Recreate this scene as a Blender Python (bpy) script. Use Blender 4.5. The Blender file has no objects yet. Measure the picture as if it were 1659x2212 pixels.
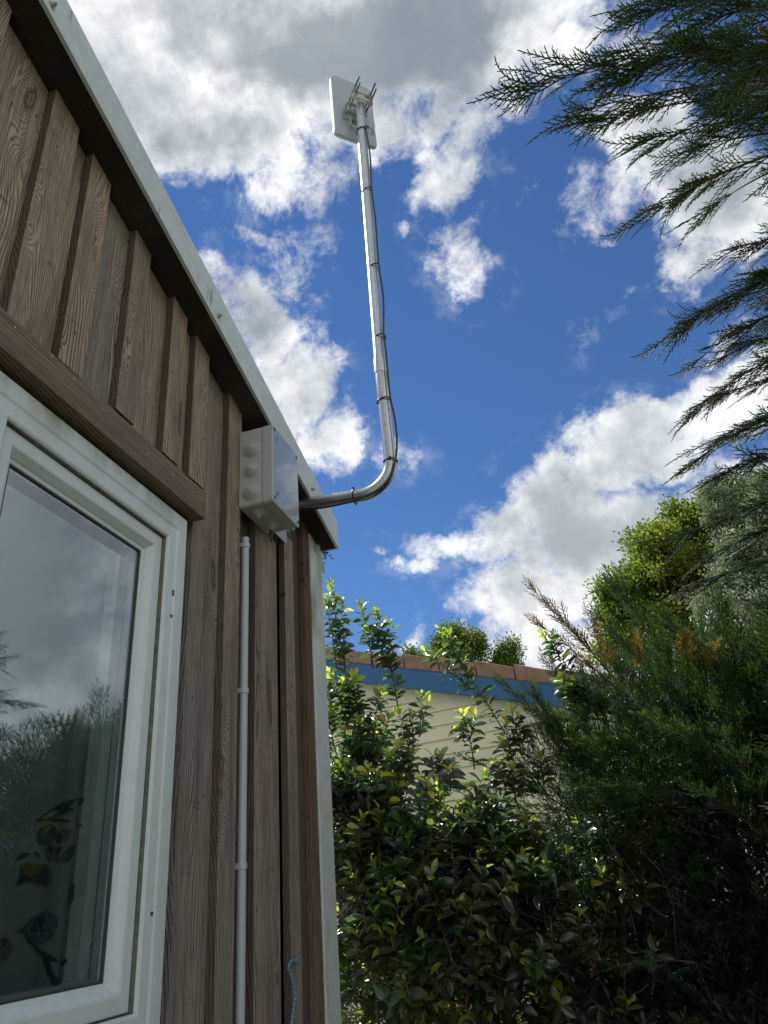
import bpy, bmesh, math, random
import numpy as np
from mathutils import Vector, Matrix
C = bpy.context.scene
RAD = math.radians
# ---------------------------------------------------------------- camera
# units: metres. Camera stands at the origin (eye height 1.6 m: the ground lies at z = -1.6).
# Cabin wall is the plane x = -1, +Y runs along the wall, Z is up.
CAMX = Vector((0.95494, 0.28580, -0.08005)); CAMD = Vector((-0.20260, 0.43061, -0.87950)); CAMF = Vector((-0.21689, 0.85609, 0.46911))
FPX, PCX, PCY = 1550.0, 829.5, 1106.0
cd = bpy.data.cameras.new('camera'); cam = bpy.data.objects.new('camera', cd); C.collection.objects.link(cam)
cd.sensor_fit = 'HORIZONTAL'; cd.sensor_width = 36; cd.lens = 36 * FPX / 1659; cd.clip_start = 0.02; cd.clip_end = 2000
M3 = Matrix((CAMX, -CAMD, -CAMF)).transposed(); cam.matrix_world = M3.to_4x4(); C.camera = cam
def ray(px, py):
    return (CAMX * (px - PCX) + CAMD * (py - PCY) + CAMF * FPX).normalized()
def atY(px, py, Y): d = ray(px, py); return d * (Y / d.y)
def atX(px, py, X): d = ray(px, py); return d * (X / d.x)
def atD(px, py, D): return ray(px, py) * D

# ---------------------------------------------------------------- light + world
SUN_EL, SUN_AZ = 54.0, -62.0      # azimuth measured from +Y towards +X
sdir = Vector((math.sin(RAD(SUN_AZ)) * math.cos(RAD(SUN_EL)), math.cos(RAD(SUN_AZ)) * math.cos(RAD(SUN_EL)), math.sin(RAD(SUN_EL))))
sl = bpy.data.lights.new('sun', 'SUN'); sl.energy = 5.0; sl.angle = RAD(0.5); sl.color = (1.0, 0.95, 0.87)
so = bpy.data.objects.new('sun', sl); C.collection.objects.link(so); so.rotation_euler = sdir.to_track_quat('Z', 'Y').to_euler(); so.location = (0, 0, 20)
C.view_settings.view_transform = 'Standard'; C.view_settings.look = 'None'; C.view_settings.gamma = 1; C.view_settings.use_curve_mapping = False
C.view_settings.exposure = 0.35

class NT:
    def __init__(s, tree): s.t = tree; s.n = tree.nodes; s.l = tree.links
    def new(s, typ, **kw):
        n = s.n.new(typ)
        for k, v in kw.items(): setattr(n, k, v)
        return n
    def put(s, sock, v):
        if v is None: return
        if isinstance(v, bpy.types.NodeSocket): s.l.new(v, sock)
        else: sock.default_value = v
    def m(s, op, a, b=None, c=None, clamp=False):
        n = s.new('ShaderNodeMath', operation=op, use_clamp=clamp); s.put(n.inputs[0], a); s.put(n.inputs[1], b); s.put(n.inputs[2], c); return n.outputs[0]
    def v(s, op, a, b=None, scale=None):
        n = s.new('ShaderNodeVectorMath', operation=op); s.put(n.inputs[0], a)
        if b is not None: s.put(n.inputs[1], b)
        if scale is not None: s.put(n.inputs['Scale'], scale)
        return n.outputs['Value'] if op in ('LENGTH', 'DOT_PRODUCT', 'DISTANCE') else n.outputs[0]
    def xyz(s, x, y, z):
        n = s.new('ShaderNodeCombineXYZ'); s.put(n.inputs[0], x); s.put(n.inputs[1], y); s.put(n.inputs[2], z); return n.outputs[0]
    def sep(s, v):
        n = s.new('ShaderNodeSeparateXYZ'); s.put(n.inputs[0], v); return n.outputs
    def noise(s, vec, scale, detail=4, rough=0.5, dist=0.0, out='Fac', dim='3D', w=None):
        n = s.new('ShaderNodeTexNoise', noise_dimensions=dim); s.put(n.inputs['Vector'], vec); n.inputs['Scale'].default_value = scale
        n.inputs['Detail'].default_value = detail; n.inputs['Roughness'].default_value = rough; n.inputs['Distortion'].default_value = dist
        if w is not None: s.put(n.inputs['W'], w)
        return n.outputs['Fac' if out == 'Fac' else 'Color']
    def mr(s, v, a, b, c=0.0, d=1.0, kind='LINEAR', clamp=True):
        n = s.new('ShaderNodeMapRange', interpolation_type=kind, clamp=clamp); s.put(n.inputs[0], v)
        for i, q in enumerate((a, b, c, d)): s.put(n.inputs[1 + i], q)
        return n.outputs[0]
    def mix(s, f, a, b, blend='MIX'):
        n = s.new('ShaderNodeMix', data_type='RGBA', blend_type=blend); s.put(n.inputs[0], f)
        s.put(n.inputs[6], a if isinstance(a, bpy.types.NodeSocket) else (*a, 1)); s.put(n.inputs[7], b if isinstance(b, bpy.types.NodeSocket) else (*b, 1)); return n.outputs[2]
    def ramp(s, f, stops):
        n = s.new('ShaderNodeValToRGB'); e = n.color_ramp.elements
        while len(e) < len(stops): e.new(0.5)
        for i, (p, c) in enumerate(stops): e[i].position = p; e[i].color = (*c, 1)
        s.put(n.inputs[0], f); return n.outputs[0]

W = bpy.data.worlds.new('World'); C.world = W; W.use_nodes = True
def build_world():
    k = NT(W.node_tree); k.n.clear()
    sky = k.new('ShaderNodeTexSky', sky_type='NISHITA'); sky.sun_disc = False; sky.sun_elevation = RAD(SUN_EL); sky.sun_rotation = RAD(SUN_AZ)
    sky.air_density = 1.0; sky.dust_density = 0.0; sky.ozone_density = 2.2; sky.altitude = 50
    tc = k.new('ShaderNodeTexCoord'); d = k.v('NORMALIZE', tc.outputs['Generated'])
    du = k.v('DOT_PRODUCT', d, tuple(CAMX)); dv = k.v('DOT_PRODUCT', d, tuple(-CAMD)); dw = k.v('DOT_PRODUCT', d, tuple(CAMF))
    den = k.m('ADD', dw, 1.0001); u = k.m('DIVIDE', k.m('MULTIPLY', du, 2.0), den); v = k.m('DIVIDE', k.m('MULTIPLY', dv, 2.0), den)
    P = k.xyz(u, v, 0.0)
    # domain warp of the cloud outlines
    wc = k.noise(d, 5.0, 7, 0.6, out='Color'); wv = k.v('SCALE', k.v('SUBTRACT', wc, (0.5, 0.5, 0.5)), scale=0.17)
    wc2 = k.noise(d, 24.0, 4, 0.6, out='Color'); wv2 = k.v('SCALE', k.v('SUBTRACT', wc2, (0.5, 0.5, 0.5)), scale=0.035)
    P = k.v('ADD', P, k.v('ADD', wv, wv2)); P = k.v('MULTIPLY', P, (1, 1, 0))
    def st(px, py):
        x = (px - PCX) / FPX; y = -(py - PCY) / FPX; q = math.hypot(x, y); th = math.atan(q); r = 2 * math.tan(th / 2); s_ = r / q if q > 1e-6 else 1
        return x * s_, y * s_, math.cos(th)
    # px centre, radii, rotation (deg), weight
    blobs = [(560, 60, 520, 190, -8, 1.9), (300, 230, 240, 200, 0, 1.6), (960, 20, 420, 170, 8, 1.7), (1180, -60, 320, 150, 5, 1.3), (-100, 100, 400, 500, 0, 1.6), (500, 260, 230, 120, 5, 1.2),
             (620, 350, 110, 130, 30, .8), (370, 330, 120, 80, 0, .9), (760, 260, 150, 90, 0, .95), (980, 170, 200, 90, 35, 1.0), (700, 400, 60, 90, 25, .45),
             (1010, 290, 75, 190, -28, .66), (940, 400, 90, 70, 20, .78), (900, 330, 60, 60, 0, .4), (1080, 230, 60, 90, 0, .5), (985, 555, 75, 75, 0, .6), (1030, 470, 90, 30, 35, .36), (1120, 440, 60, 15, 10, .2),
             (650, 560, 55, 95, -30, .42), (600, 525, 60, 26, -20, .34), (695, 520, 50, 50, 0, .28), (852, 488, 20, 16, -30, .32), (885, 965, 50, 45, -20, .55), (830, 990, 25, 20, 0, .2),
             (1400, 310, 190, 100, -25, 1.0), (1300, 410, 110, 90, 30, .62), (1540, 400, 190, 150, -20, 1.15), (1230, 70, 130, 90, 30, .9), (1110, 190, 60, 70, 0, .45), (1470, 540, 80, 75, 60, .8), (1260, 470, 60, 50, 0, .35), (1270, 530, 30, 14, 20, .4), (1360, 110, 130, 60, 20, .5), (1600, 520, 90, 50, 0, .7), (1330, 620, 16, 28, 0, .22),
             (560, 720, 110, 110, -20, 1.1), (620, 850, 100, 150, -25, 1.15), (715, 940, 85, 85, 0, 1.0), (540, 660, 80, 70, 0, .9), (640, 700, 45, 55, 0, .5), (700, 870, 22, 16, 0, .25), (470, 600, 50, 60, 0, .6),
             (1560, 880, 190, 110, 20, 1.25), (1400, 960, 180, 130, 15, 1.3), (1230, 1080, 170, 110, 25, 1.1), (1100, 1170, 160, 70, 15, .95), (960, 1200, 120, 36, -4, .68), (870, 1230, 60, 22, 0, .5),
             (1330, 1180, 330, 150, 0, 1.35), (1180, 1300, 240, 100, 0, 1.15), (1250, 1420, 330, 90, 0, 1.2), (960, 1330, 28, 22, 0, .38), (890, 1400, 40, 30, 30, .5), (1700, 1250, 300, 350, 0, 1.2), (820, 1195, 26, 10, 0, .3), (790, 1160, 14, 16, 0, .25), (1240, 700, 12, 30, 0, .1), (1540, 730, 40, 40, 20, .45)]
    def sd(d_):      # direction -> stereographic coordinates about CAMF
        d_ = Vector(d_).normalized(); return 2 * d_.dot(CAMX) / (1 + d_.dot(CAMF)), 2 * d_.dot(-CAMD) / (1 + d_.dot(CAMF))
    ext = [((.74, .66, .38), .36, .30, 20, 1.9), ((.80, .55, .62), .26, .22, 0, 1.3), ((.62, .75, .22), .26, .16, 0, 1.2), ((.95, .3, .4), .4, .4, 0, 1.6)]   # cloud bank off to the right of the view
    acc = None
    for (cx, cy, rx, ry, rot, w) in blobs + [(e[0], None) + e[1:] for e in ext]:
        if cy is None: (x, y), sc = sd(cx), 1.0
        else: x, y, sc = st(cx, cy); sc = sc / FPX
        mp = k.new('ShaderNodeMapping', vector_type='TEXTURE'); k.put(mp.inputs[0], P)
        mp.inputs['Location'].default_value = (x, y, 0); mp.inputs['Rotation'].default_value = (0, 0, RAD(rot)); mp.inputs['Scale'].default_value = (rx * sc, ry * sc, 1)
        val = k.m('MULTIPLY_ADD', k.v('DOT_PRODUCT', mp.outputs[0], mp.outputs[0]), -w, w)
        acc = val if acc is None else k.m('MAXIMUM', acc, val)
    # general broken cloud outside the framed part of the sky
    r = k.v('LENGTH', k.xyz(u, v, 0.0)); far = k.mr(r, 0.85, 1.15)
    gn = k.noise(d, 2.3, 3, 0.5); gen = k.m('MULTIPLY', k.m('SUBTRACT', gn, 0.40), 6.0); acc = k.m('MAXIMUM', acc, k.m('MULTIPLY_ADD', far, 4.0, k.m('SUBTRACT', gen, 4.0)))
    n1 = k.m('SUBTRACT', k.noise(d, 8.0, 8, 0.68, 0.3), 0.5); n2 = k.m('SUBTRACT', k.noise(d, 19.0, 8, 0.72, 0.25), 0.5)
    dens = k.m('ADD', acc, k.m('ADD', k.m('MULTIPLY', n1, 1.7), k.m('MULTIPLY', n2, 2.3)))
    veil = k.m('MULTIPLY', k.m('MULTIPLY', k.mr(k.m('ADD', n1, n2), 0.02, 0.26), k.mr(acc, -1.3, 0.2)), 0.30)
    alpha = k.m('MAXIMUM', k.m('POWER', k.mr(dens, -0.05, 0.95, kind='SMOOTHSTEP'), 1.15), veil)
    n4 = k.m('SUBTRACT', k.noise(d, 11.0, 7, 0.60, 0.0), 0.5)
    n3 = k.noise(d, 3.4, 6, 0.55)
    thick = k.m('ADD', k.m('MULTIPLY', acc, 0.60), k.m('ADD', k.m('MULTIPLY', k.m('SUBTRACT', n3, 0.5), 2.4), k.m('ADD', k.m('MULTIPLY', n1, 0.7), k.m('MULTIPLY', n4, -1.1))))
    g = k.mr(thick, 0.35, 1.25, kind='SMOOTHSTEP')
    lit = k.mix(k.mr(k.m('ADD', n4, k.m('MULTIPLY', n1, .5)), -0.20, 0.18), (4.3, 4.65, 5.0), (9.4, 9.4, 9.4))
    grey = k.mix(k.mr(k.noise(d, 5.0, 6, 0.55), 0.35, 0.65), (2.2, 2.55, 2.95), (3.5, 3.8, 4.05)); col = k.mix(g, lit, grey)
    # unseen fill: cloud at right brightened to light the wall, dulled behind the camera
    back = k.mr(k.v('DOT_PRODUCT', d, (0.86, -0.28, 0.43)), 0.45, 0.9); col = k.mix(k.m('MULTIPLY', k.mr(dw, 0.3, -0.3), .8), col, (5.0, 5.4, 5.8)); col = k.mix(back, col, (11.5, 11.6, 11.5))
    skc = k.mix(1.0, sky.outputs[0], (0.43, 0.63, 0.86), 'MULTIPLY')
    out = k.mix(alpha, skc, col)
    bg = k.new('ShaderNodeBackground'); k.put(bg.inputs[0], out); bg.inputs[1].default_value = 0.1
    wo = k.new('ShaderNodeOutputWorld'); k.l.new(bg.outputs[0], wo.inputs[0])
build_world()
W.cycles.sampling_method = 'MANUAL'; W.cycles.sample_map_resolution = 1024

# ---------------------------------------------------------------- helpers: objects
def link(o, parent=None):
    C.collection.objects.link(o)
    if parent is not None: o.parent = parent
    return o
def tag(o, label=None, cat=None, group=None, kind=None):
    if label: o['label'] = label
    if cat: o['category'] = cat
    if group: o['group'] = group
    if kind: o['kind'] = kind
    return o
def empty(name, loc=(0, 0, 0), label=None, cat=None, group=None):
    o = bpy.data.objects.new(name, None); o.location = loc; o.empty_display_size = 0.1; link(o); return tag(o, label, cat, group)
class MB:
    """collects shapes (world coordinates) and links them as one mesh object"""
    def __init__(s): s.v = []; s.f = []; s.mi = []; s.sm = []; s.tint = None
    def add(s, vs, fs, mi=0, smooth=False):
        b = len(s.v); s.v += [tuple(p) for p in vs]; s.f += [tuple(b + i for i in q) for q in fs]; s.mi += [mi] * len(fs); s.sm += [smooth] * len(fs)
    def box(s, a, b, mi=0):
        x0, y0, z0 = [min(p, q) for p, q in zip(a, b)]; x1, y1, z1 = [max(p, q) for p, q in zip(a, b)]
        s.add([(x0, y0, z0), (x1, y0, z0), (x1, y1, z0), (x0, y1, z0), (x0, y0, z1), (x1, y0, z1), (x1, y1, z1), (x0, y1, z1)],
              [(0, 3, 2, 1), (4, 5, 6, 7), (0, 1, 5, 4), (1, 2, 6, 5), (2, 3, 7, 6), (3, 0, 4, 7)], mi)
    def prism(s, bottom, top, mi=0):      # two loops with the same count
        n = len(bottom); s.add(list(bottom) + list(top), [tuple(range(n))[::-1], tuple(range(n, 2 * n))] + [(i, (i + 1) % n, n + (i + 1) % n, n + i) for i in range(n)], mi)
    def tube(s, pts, rad, seg=12, mi=0, cap=True, smooth=True):
        pts = [Vector(p) for p in pts]; n = len(pts); rs = rad if isinstance(rad, (list, tuple)) else [rad] * n
        t0 = (pts[1] - pts[0]).normalized(); up = Vector((0, 0, 1)) if abs(t0.z) < 0.9 else Vector((1, 0, 0)); a = t0.cross(up).normalized(); vs = []
        for i in range(n):
            t = (pts[min(i + 1, n - 1)] - pts[max(i - 1, 0)]).normalized(); a = (a - t * a.dot(t)).normalized(); b = t.cross(a)
            for j in range(seg):
                w = 2 * math.pi * j / seg; vs.append(pts[i] + (a * math.cos(w) + b * math.sin(w)) * rs[i])
        fs = [(i * seg + j, i * seg + (j + 1) % seg, (i + 1) * seg + (j + 1) % seg, (i + 1) * seg + j) for i in range(n - 1) for j in range(seg)]
        s.add(vs, fs, mi, smooth)
        if cap: s.add([vs[j] for j in range(seg)], [tuple(range(seg))[::-1]], mi); s.add([vs[(n - 1) * seg + j] for j in range(seg)], [tuple(range(seg))], mi)
    def build(s, name, mats, parent=None, bevel=0.0, loc=None):
        me = bpy.data.meshes.new(name); me.from_pydata([tuple(p) for p in s.v], [], s.f)
        for m in (mats if isinstance(mats, (list, tuple)) else [mats]): me.materials.append(m)
        me.polygons.foreach_set('material_index', s.mi); me.polygons.foreach_set('use_smooth', s.sm); me.update()
        o = bpy.data.objects.new(name, me); link(o)
        bm = bmesh.new(); bm.from_mesh(me); bmesh.ops.recalc_face_normals(bm, faces=bm.faces[:]); bm.to_mesh(me); bm.free()
        base = parent.location.copy() if parent is not None and parent.parent is None else (parent['_w'] if parent is not None and '_w' in parent else None)
        if parent is not None:
            wl = Vector(parent.get('_w', tuple(parent.location)))
            for v_ in me.vertices: v_.co -= wl
            o.parent = parent; o['_w'] = tuple(wl)
        else:
            wl = Vector(loc) if loc is not None else Vector(me.vertices[0].co)
            for v_ in me.vertices: v_.co -= wl
            o.location = wl; o['_w'] = tuple(wl)
        if bevel > 0:
            bv = o.modifiers.new('bevel', 'BEVEL'); bv.width = bevel; bv.segments = 2; bv.limit_method = 'ANGLE'; bv.angle_limit = RAD(40)
        return o

# ---------------------------------------------------------------- materials
def mat(name):
    m = bpy.data.materials.new(name); m.use_nodes = True; k = NT(m.node_tree); b = k.n['Principled BSDF']; return m, k, b
def bump(k, b, h, strength=0.3, dist=0.002):
    n = k.new('ShaderNodeBump'); n.inputs['Strength'].default_value = strength; n.inputs['Distance'].default_value = dist; k.put(n.inputs['Height'], h); k.l.new(n.outputs[0], b.inputs['Normal'])
def simple(name, col, rough=0.5, metal=0.0, var=0.0, scale=20, spec=None):
    m, k, b = mat(name); b.inputs['Roughness'].default_value = rough; b.inputs['Metallic'].default_value = metal
    if spec is not None: b.inputs['Specular IOR Level'].default_value = spec
    if var > 0:
        g = k.new('ShaderNodeNewGeometry'); n = k.noise(g.outputs['Position'], scale, 5, 0.6)
        k.put(b.inputs['Base Color'], k.mix(k.mr(n, 0.3, 0.7), tuple(c * (1 - var) for c in col), tuple(min(1, c * (1 + var)) for c in col)))
    else: b.inputs['Base Color'].default_value = (*col, 1)
    return m
def wood(name, grey=(0.32, 0.305, 0.27), brown=(0.44, 0.34, 0.24), dark=(0.055, 0.044, 0.035), greyness=0.5, horiz=False, saw=0.6, knots=1.0):
    """weathered sawn softwood: growth rings cut lengthways, fibres, saw marks, knots; every board draws its own piece of the log"""
    m, k, b = mat(name); g = k.new('ShaderNodeNewGeometry'); oi = k.new('ShaderNodeObjectInfo'); rnd = oi.outputs['Random']
    p = g.outputs['Position']; X, Y, Z = k.sep(p)
    if horiz: Z, Y = Y, Z
    r7 = k.m('MULTIPLY', rnd, 37.0); r3 = k.m('MULTIPLY', rnd, 113.0)
    q = k.xyz(k.m('ADD', X, r7), k.m('ADD', Y, r3), k.m('ADD', Z, r7))
    # knots
    kv = k.xyz(k.m('MULTIPLY', Y, 7.0), k.m('MULTIPLY_ADD', Z, 1.9, r7), r3)
    kw = k.v('ADD', kv, k.v('SCALE', k.v('SUBTRACT', k.noise(kv, 3.0, 2, out='Color'), (0.5, 0.5, 0.5)), scale=0.25))
    vo = k.new('ShaderNodeTexVoronoi', feature='F1', voronoi_dimensions='3D'); k.put(vo.inputs['Vector'], kw); vo.inputs['Scale'].default_value = 1.0; kd = vo.outputs['Distance']
    kn = k.mr(kd, 0.0, 0.42, 1.0, 0.0, 'SMOOTHSTEP')
    # growth rings
    lowy = k.noise(k.xyz(k.m('MULTIPLY', Y, 5.0), k.m('MULTIPLY', Z, 0.8), r3), 1.0, 2, 0.45)
    ring = k.m('ADD', k.m('MULTIPLY', k.m('ABSOLUTE', k.m('SUBTRACT', k.m('ADD', Y, k.m('MULTIPLY', X, 0.6)), k.m('MULTIPLY', rnd, 0.5))), 1.0), k.m('MULTIPLY', lowy, 0.26))
    ring = k.m('ADD', ring, k.m('MULTIPLY', kn, 0.10 * knots)); fine = k.noise(k.xyz(k.m('MULTIPLY', Y, 60.0), k.m('MULTIPLY', Z, 5.0), k.m('MULTIPLY', X, 60.0)), 1.0, 3, 0.6)
    ring = k.m('ADD', ring, k.m('MULTIPLY', fine, 0.004))
    ph = k.m('FRACT', k.m('MULTIPLY', ring, 150.0)); line = k.m('MULTIPLY', k.mr(ph, 0.35, 0.85, kind='SMOOTHSTEP'), k.mr(ph, 0.88, 1.0, 1.0, 0.0))
    fib = k.noise(k.xyz(k.m('MULTIPLY', Y, 420.0), k.m('MULTIPLY', Z, 9.0), k.m('MULTIPLY', X, 420.0)), 1.0, 4, 0.6)
    patch = k.noise(k.xyz(k.m('MULTIPLY', Y, 9.0), k.m('MULTIPLY', Z, 1.4), k.m('ADD', X, r7)), 1.0, 5, 0.6)
    sw = k.noise(k.xyz(k.m('MULTIPLY', Y, 7.0), k.m('ADD', k.m('MULTIPLY', Z, 190.0), k.m('MULTIPLY', Y, 8.0)), r3), 1.0, 3, 0.7)
    swm = k.m('MULTIPLY', k.mr(sw, 0.62, 0.72), k.mr(k.noise(k.xyz(k.m('MULTIPLY', Y, 12), k.m('MULTIPLY', Z, 3), r3), 1.0, 2), 0.45, 0.6))
    gf = k.m('ADD', k.mr(patch, 0.3, 0.7, greyness - 0.35, greyness + 0.35), k.m('MULTIPLY', k.m('SUBTRACT', rnd, 0.5), 0.7), clamp=True)
    gf = k.m('ADD', gf, k.mr(Z, 1.5, 0.2, -0.25, 0.35) if not horiz else 0.0, clamp=True); base = k.mix(gf, brown, grey); base = k.mix(k.m('MULTIPLY', line, k.mr(k.noise(k.xyz(k.m('MULTIPLY', Y, 20), k.m('MULTIPLY', Z, 2.0), r7), 1.0, 2), .3, .65, .3, .85)), base, dark)
    base = k.mix(k.mr(fib, 0.38, 0.68, 0.0, 0.75), base, dark, 'MIX'); base = k.mix(k.m('MULTIPLY', swm, saw), base, dark)
    kc = k.mr(kd, 0.07, 0.11, 1.0, 0.0); base = k.mix(k.m('MULTIPLY', kc, 0.75 * knots), base, (0.09, 0.045, 0.018))
    kr = k.m('MULTIPLY', k.mr(kd, 0.09, 0.11), k.mr(kd, 0.11, 0.15, 1.0, 0.0)); base = k.mix(k.m('MULTIPLY', kr, 0.8 * knots), base, (0.03, 0.02, 0.012))
    vd = k.new('ShaderNodeTexVoronoi', feature='F1'); k.put(vd.inputs['Vector'], k.xyz(k.m('MULTIPLY', Y, 26.0), k.m('MULTIPLY', Z, 9.0), r7)); vd.inputs['Scale'].default_value = 1.0
    base = k.mix(k.mr(vd.outputs['Distance'], 0.05, 0.085, 0.85, 0.0), base, (0.02, 0.016, 0.012))
    st = k.noise(k.xyz(k.m('MULTIPLY', Y, 16.0), k.m('MULTIPLY', Z, 0.9), r3), 1.0, 5, 0.65); base = k.mix(k.mr(st, 0.5, 0.8, 0.0, 0.7), base, (0.07, 0.055, 0.045))
    # algae stain near damp edges, nail specks
    al = k.noise(k.xyz(k.m('MULTIPLY', Y, 14.0), k.m('MULTIPLY', Z, 2.2), 4.0), 1.0, 4, 0.6); base = k.mix(k.mr(al, 0.6, 0.8, 0.0, 0.35), base, (0.12, 0.115, 0.05))
    k.put(b.inputs['Base Color'], base); b.inputs['Roughness'].default_value = 0.82; b.inputs['Specular IOR Level'].default_value = 0.25
    h = k.m('SUBTRACT', k.m('MULTIPLY', fib, 0.7), k.m('ADD', k.m('MULTIPLY', line, 0.6), k.m('MULTIPLY', swm, 0.9))); bump(k, b, h, 0.9, 0.0025)
    return m
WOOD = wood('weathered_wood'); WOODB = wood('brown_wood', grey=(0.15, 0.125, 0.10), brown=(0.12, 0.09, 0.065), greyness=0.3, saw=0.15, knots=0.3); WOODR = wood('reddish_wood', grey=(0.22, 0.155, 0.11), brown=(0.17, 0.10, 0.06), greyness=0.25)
WOODH = wood('trim_wood', grey=(0.27, 0.235, 0.185), brown=(0.25, 0.19, 0.13), greyness=0.45, horiz=True, saw=0.1, knots=0.4)
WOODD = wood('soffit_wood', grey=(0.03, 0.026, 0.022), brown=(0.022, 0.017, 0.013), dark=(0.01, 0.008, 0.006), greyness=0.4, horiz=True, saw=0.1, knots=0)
def upvc(name, col=(0.52, 0.575, 0.57), dirt=0.35, z0=None, streak=True, rough=0.32):
    m, k, b = mat(name); g = k.new('ShaderNodeNewGeometry'); p = g.outputs['Position']
    n = k.noise(p, 9.0, 6, 0.65); n2 = k.noise(k.v('MULTIPLY', p, (60, 60, 9)), 1.0, 4, 0.6); n3 = k.noise(p, 190.0, 3, 0.6)
    c = k.mix(k.mr(n, 0.5, 0.75, 0.0, dirt), col, (0.36, 0.40, 0.32)); c = k.mix(k.mr(n2, 0.55, 0.8, 0, dirt * 0.8), c, (0.30, 0.33, 0.27)); c = k.mix(k.mr(n3, 0.66, 0.76, 0, 0.4), c, (0.13, 0.14, 0.1))
    zz = k.sep(p)[2]; al = k.m('MULTIPLY', k.mr(zz, 0.925, 0.995), k.mr(k.noise(k.v('MULTIPLY', p, (9, 9, 3)), 1.0, 5, .6), .42, .62)); c = k.mix(k.m('MULTIPLY', al, .75), c, (0.17, 0.19, 0.055))
    k.put(b.inputs['Base Color'], c); k.put(b.inputs['Roughness'], k.mr(n, 0.3, 0.7, rough, rough + 0.2)); bump(k, b, n3, 0.08, 0.001); return m
UPVC = upvc('white_upvc'); UPVCD = simple('dirty_upvc', (0.13, 0.13, 0.105), 0.8, var=0.35, scale=60)
CORNER = upvc('corner_upvc', (0.52, 0.56, 0.54), 0.8); SEAL = simple('rubber_seal', (0.035, 0.04, 0.04), 0.6); BLACKGAP = simple('black_membrane', (0.012, 0.012, 0.012), 0.9)
def metal_trim():
    m, k, b = mat('painted_metal'); g = k.new('ShaderNodeNewGeometry'); p = g.outputs['Position']
    n = k.noise(p, 30.0, 8, 0.7); st = k.noise(k.v('MULTIPLY', p, (30, 34, 6)), 1.0, 3, 0.6); st2 = k.noise(p, 5.0, 3, 0.5)
    c = k.mix(k.mr(n, 0.35, 0.65), (0.42, 0.47, 0.46), (0.52, 0.57, 0.56)); s = k.m('MULTIPLY', k.mr(st, 0.58, 0.68), k.mr(st2, 0.50, 0.57)); c = k.mix(k.m('MULTIPLY', s, 0.75), c, (0.11, 0.11, 0.07))
    sp = k.noise(p, 260.0, 2, 0.5); c = k.mix(k.mr(sp, 0.68, 0.74, 0, 0.5), c, (0.2, 0.2, 0.18))
    k.put(b.inputs['Base Color'], c); b.inputs['Roughness'].default_value = 0.45; b.inputs['Metallic'].default_value = 0.0; bump(k, b, n, 0.06, 0.001); return m
FASCIA = metal_trim()
def steel(name, col=(0.50, 0.54, 0.525), rough=0.30):
    m, k, b = mat(name); g = k.new('ShaderNodeNewGeometry'); p = g.outputs['Position']; n = k.noise(k.v('MULTIPLY', p, (260, 260, 3)), 1.0, 3, 0.6); n2 = k.noise(p, 45.0, 4, 0.6)
    k.put(b.inputs['Base Color'], k.mix(k.mr(n2, 0.35, 0.7), tuple(c * 0.82 for c in col), col)); b.inputs['Metallic'].default_value = 1.0; k.put(b.inputs['Roughness'], k.mr(n, 0.2, 0.8, rough, rough + 0.16)); return m
STEEL = steel('galvanised_tube'); STEELD = steel('steel_bend', (0.44, 0.46, 0.44), 0.24); ZINC = simple('zinc_bolt', (0.42, 0.42, 0.38), 0.45, 0.8, var=0.2, scale=200); ROD = simple('dull_rod', (0.14, 0.14, 0.14), 0.5, 0.7)
BLACKP = simple('black_plastic', (0.012, 0.012, 0.013), 0.38); BOXM = simple('grey_plastic', (0.37, 0.39, 0.37), 0.42, var=0.03, scale=8)
LID = simple('glossy_lid', (0.34, 0.36, 0.37), 0.04, spec=1.6); PANELM = simple('white_plastic', (0.31, 0.335, 0.365), 0.42, var=0.03, scale=6); CLAMPM = simple('cream_alloy', (0.38, 0.385, 0.35), 0.4, 0.2)
STICK = simple('grey_sticker', (0.42, 0.42, 0.50), 0.3); INK = simple('dark_ink', (0.06, 0.065, 0.075), 0.5); COND = simple('pvc_conduit', (0.37, 0.38, 0.41), 0.35, var=0.04, scale=30)

# ---------------------------------------------------------------- garden cabin
cabin = empty('garden_cabin', (-1.05, 2.7, -1.6), 'timber clad garden cabin with white framed window and sloping metal edged roof', 'cabin')
def ztop(y): return 2.325 - 0.302 * y          # top edge of the sloping roof edge
def zsof(y): return ztop(y) - 0.142
YE = 2.728; Y0 = -1.2
# wall (dark membrane board behind the cladding) with the window opening
wb = MB(); WX0, WX1 = -1.16, -1.052; WY0, WY1, WZ0, WZ1 = 0.86, 1.622, -0.255, 0.995
def wallpiece(ya, yb, za, zb=None):
    a = zb if zb is not None else ztop(ya) - 0.02; b_ = zb if zb is not None else ztop(yb) - 0.02
    wb.prism([(WX0, ya, za), (WX1, ya, za), (WX1, yb, za), (WX0, yb, za)], [(WX0, ya, a), (WX1, ya, a), (WX1, yb, b_), (WX0, yb, b_)])
wallpiece(Y0, WY0, -1.6); wallpiece(WY0, WY1, -1.6, WZ0); wallpiece(WY0, WY1, WZ1); wallpiece(WY1, 2.70, -1.6)
wb.build('wall', BLACKGAP, cabin)
w2 = MB(); w2.prism([(-4.6, 2.60, -1.6), (WX0, 2.60, -1.6), (WX0, 2.70, -1.6), (-4.6, 2.70, -1.6)], [(-4.6, 2.60, ztop(2.6) - .02), (WX0, 2.60, ztop(2.6) - .02), (WX0, 2.70, ztop(2.7) - .02), (-4.6, 2.70, ztop(2.7) - .02)])
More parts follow.
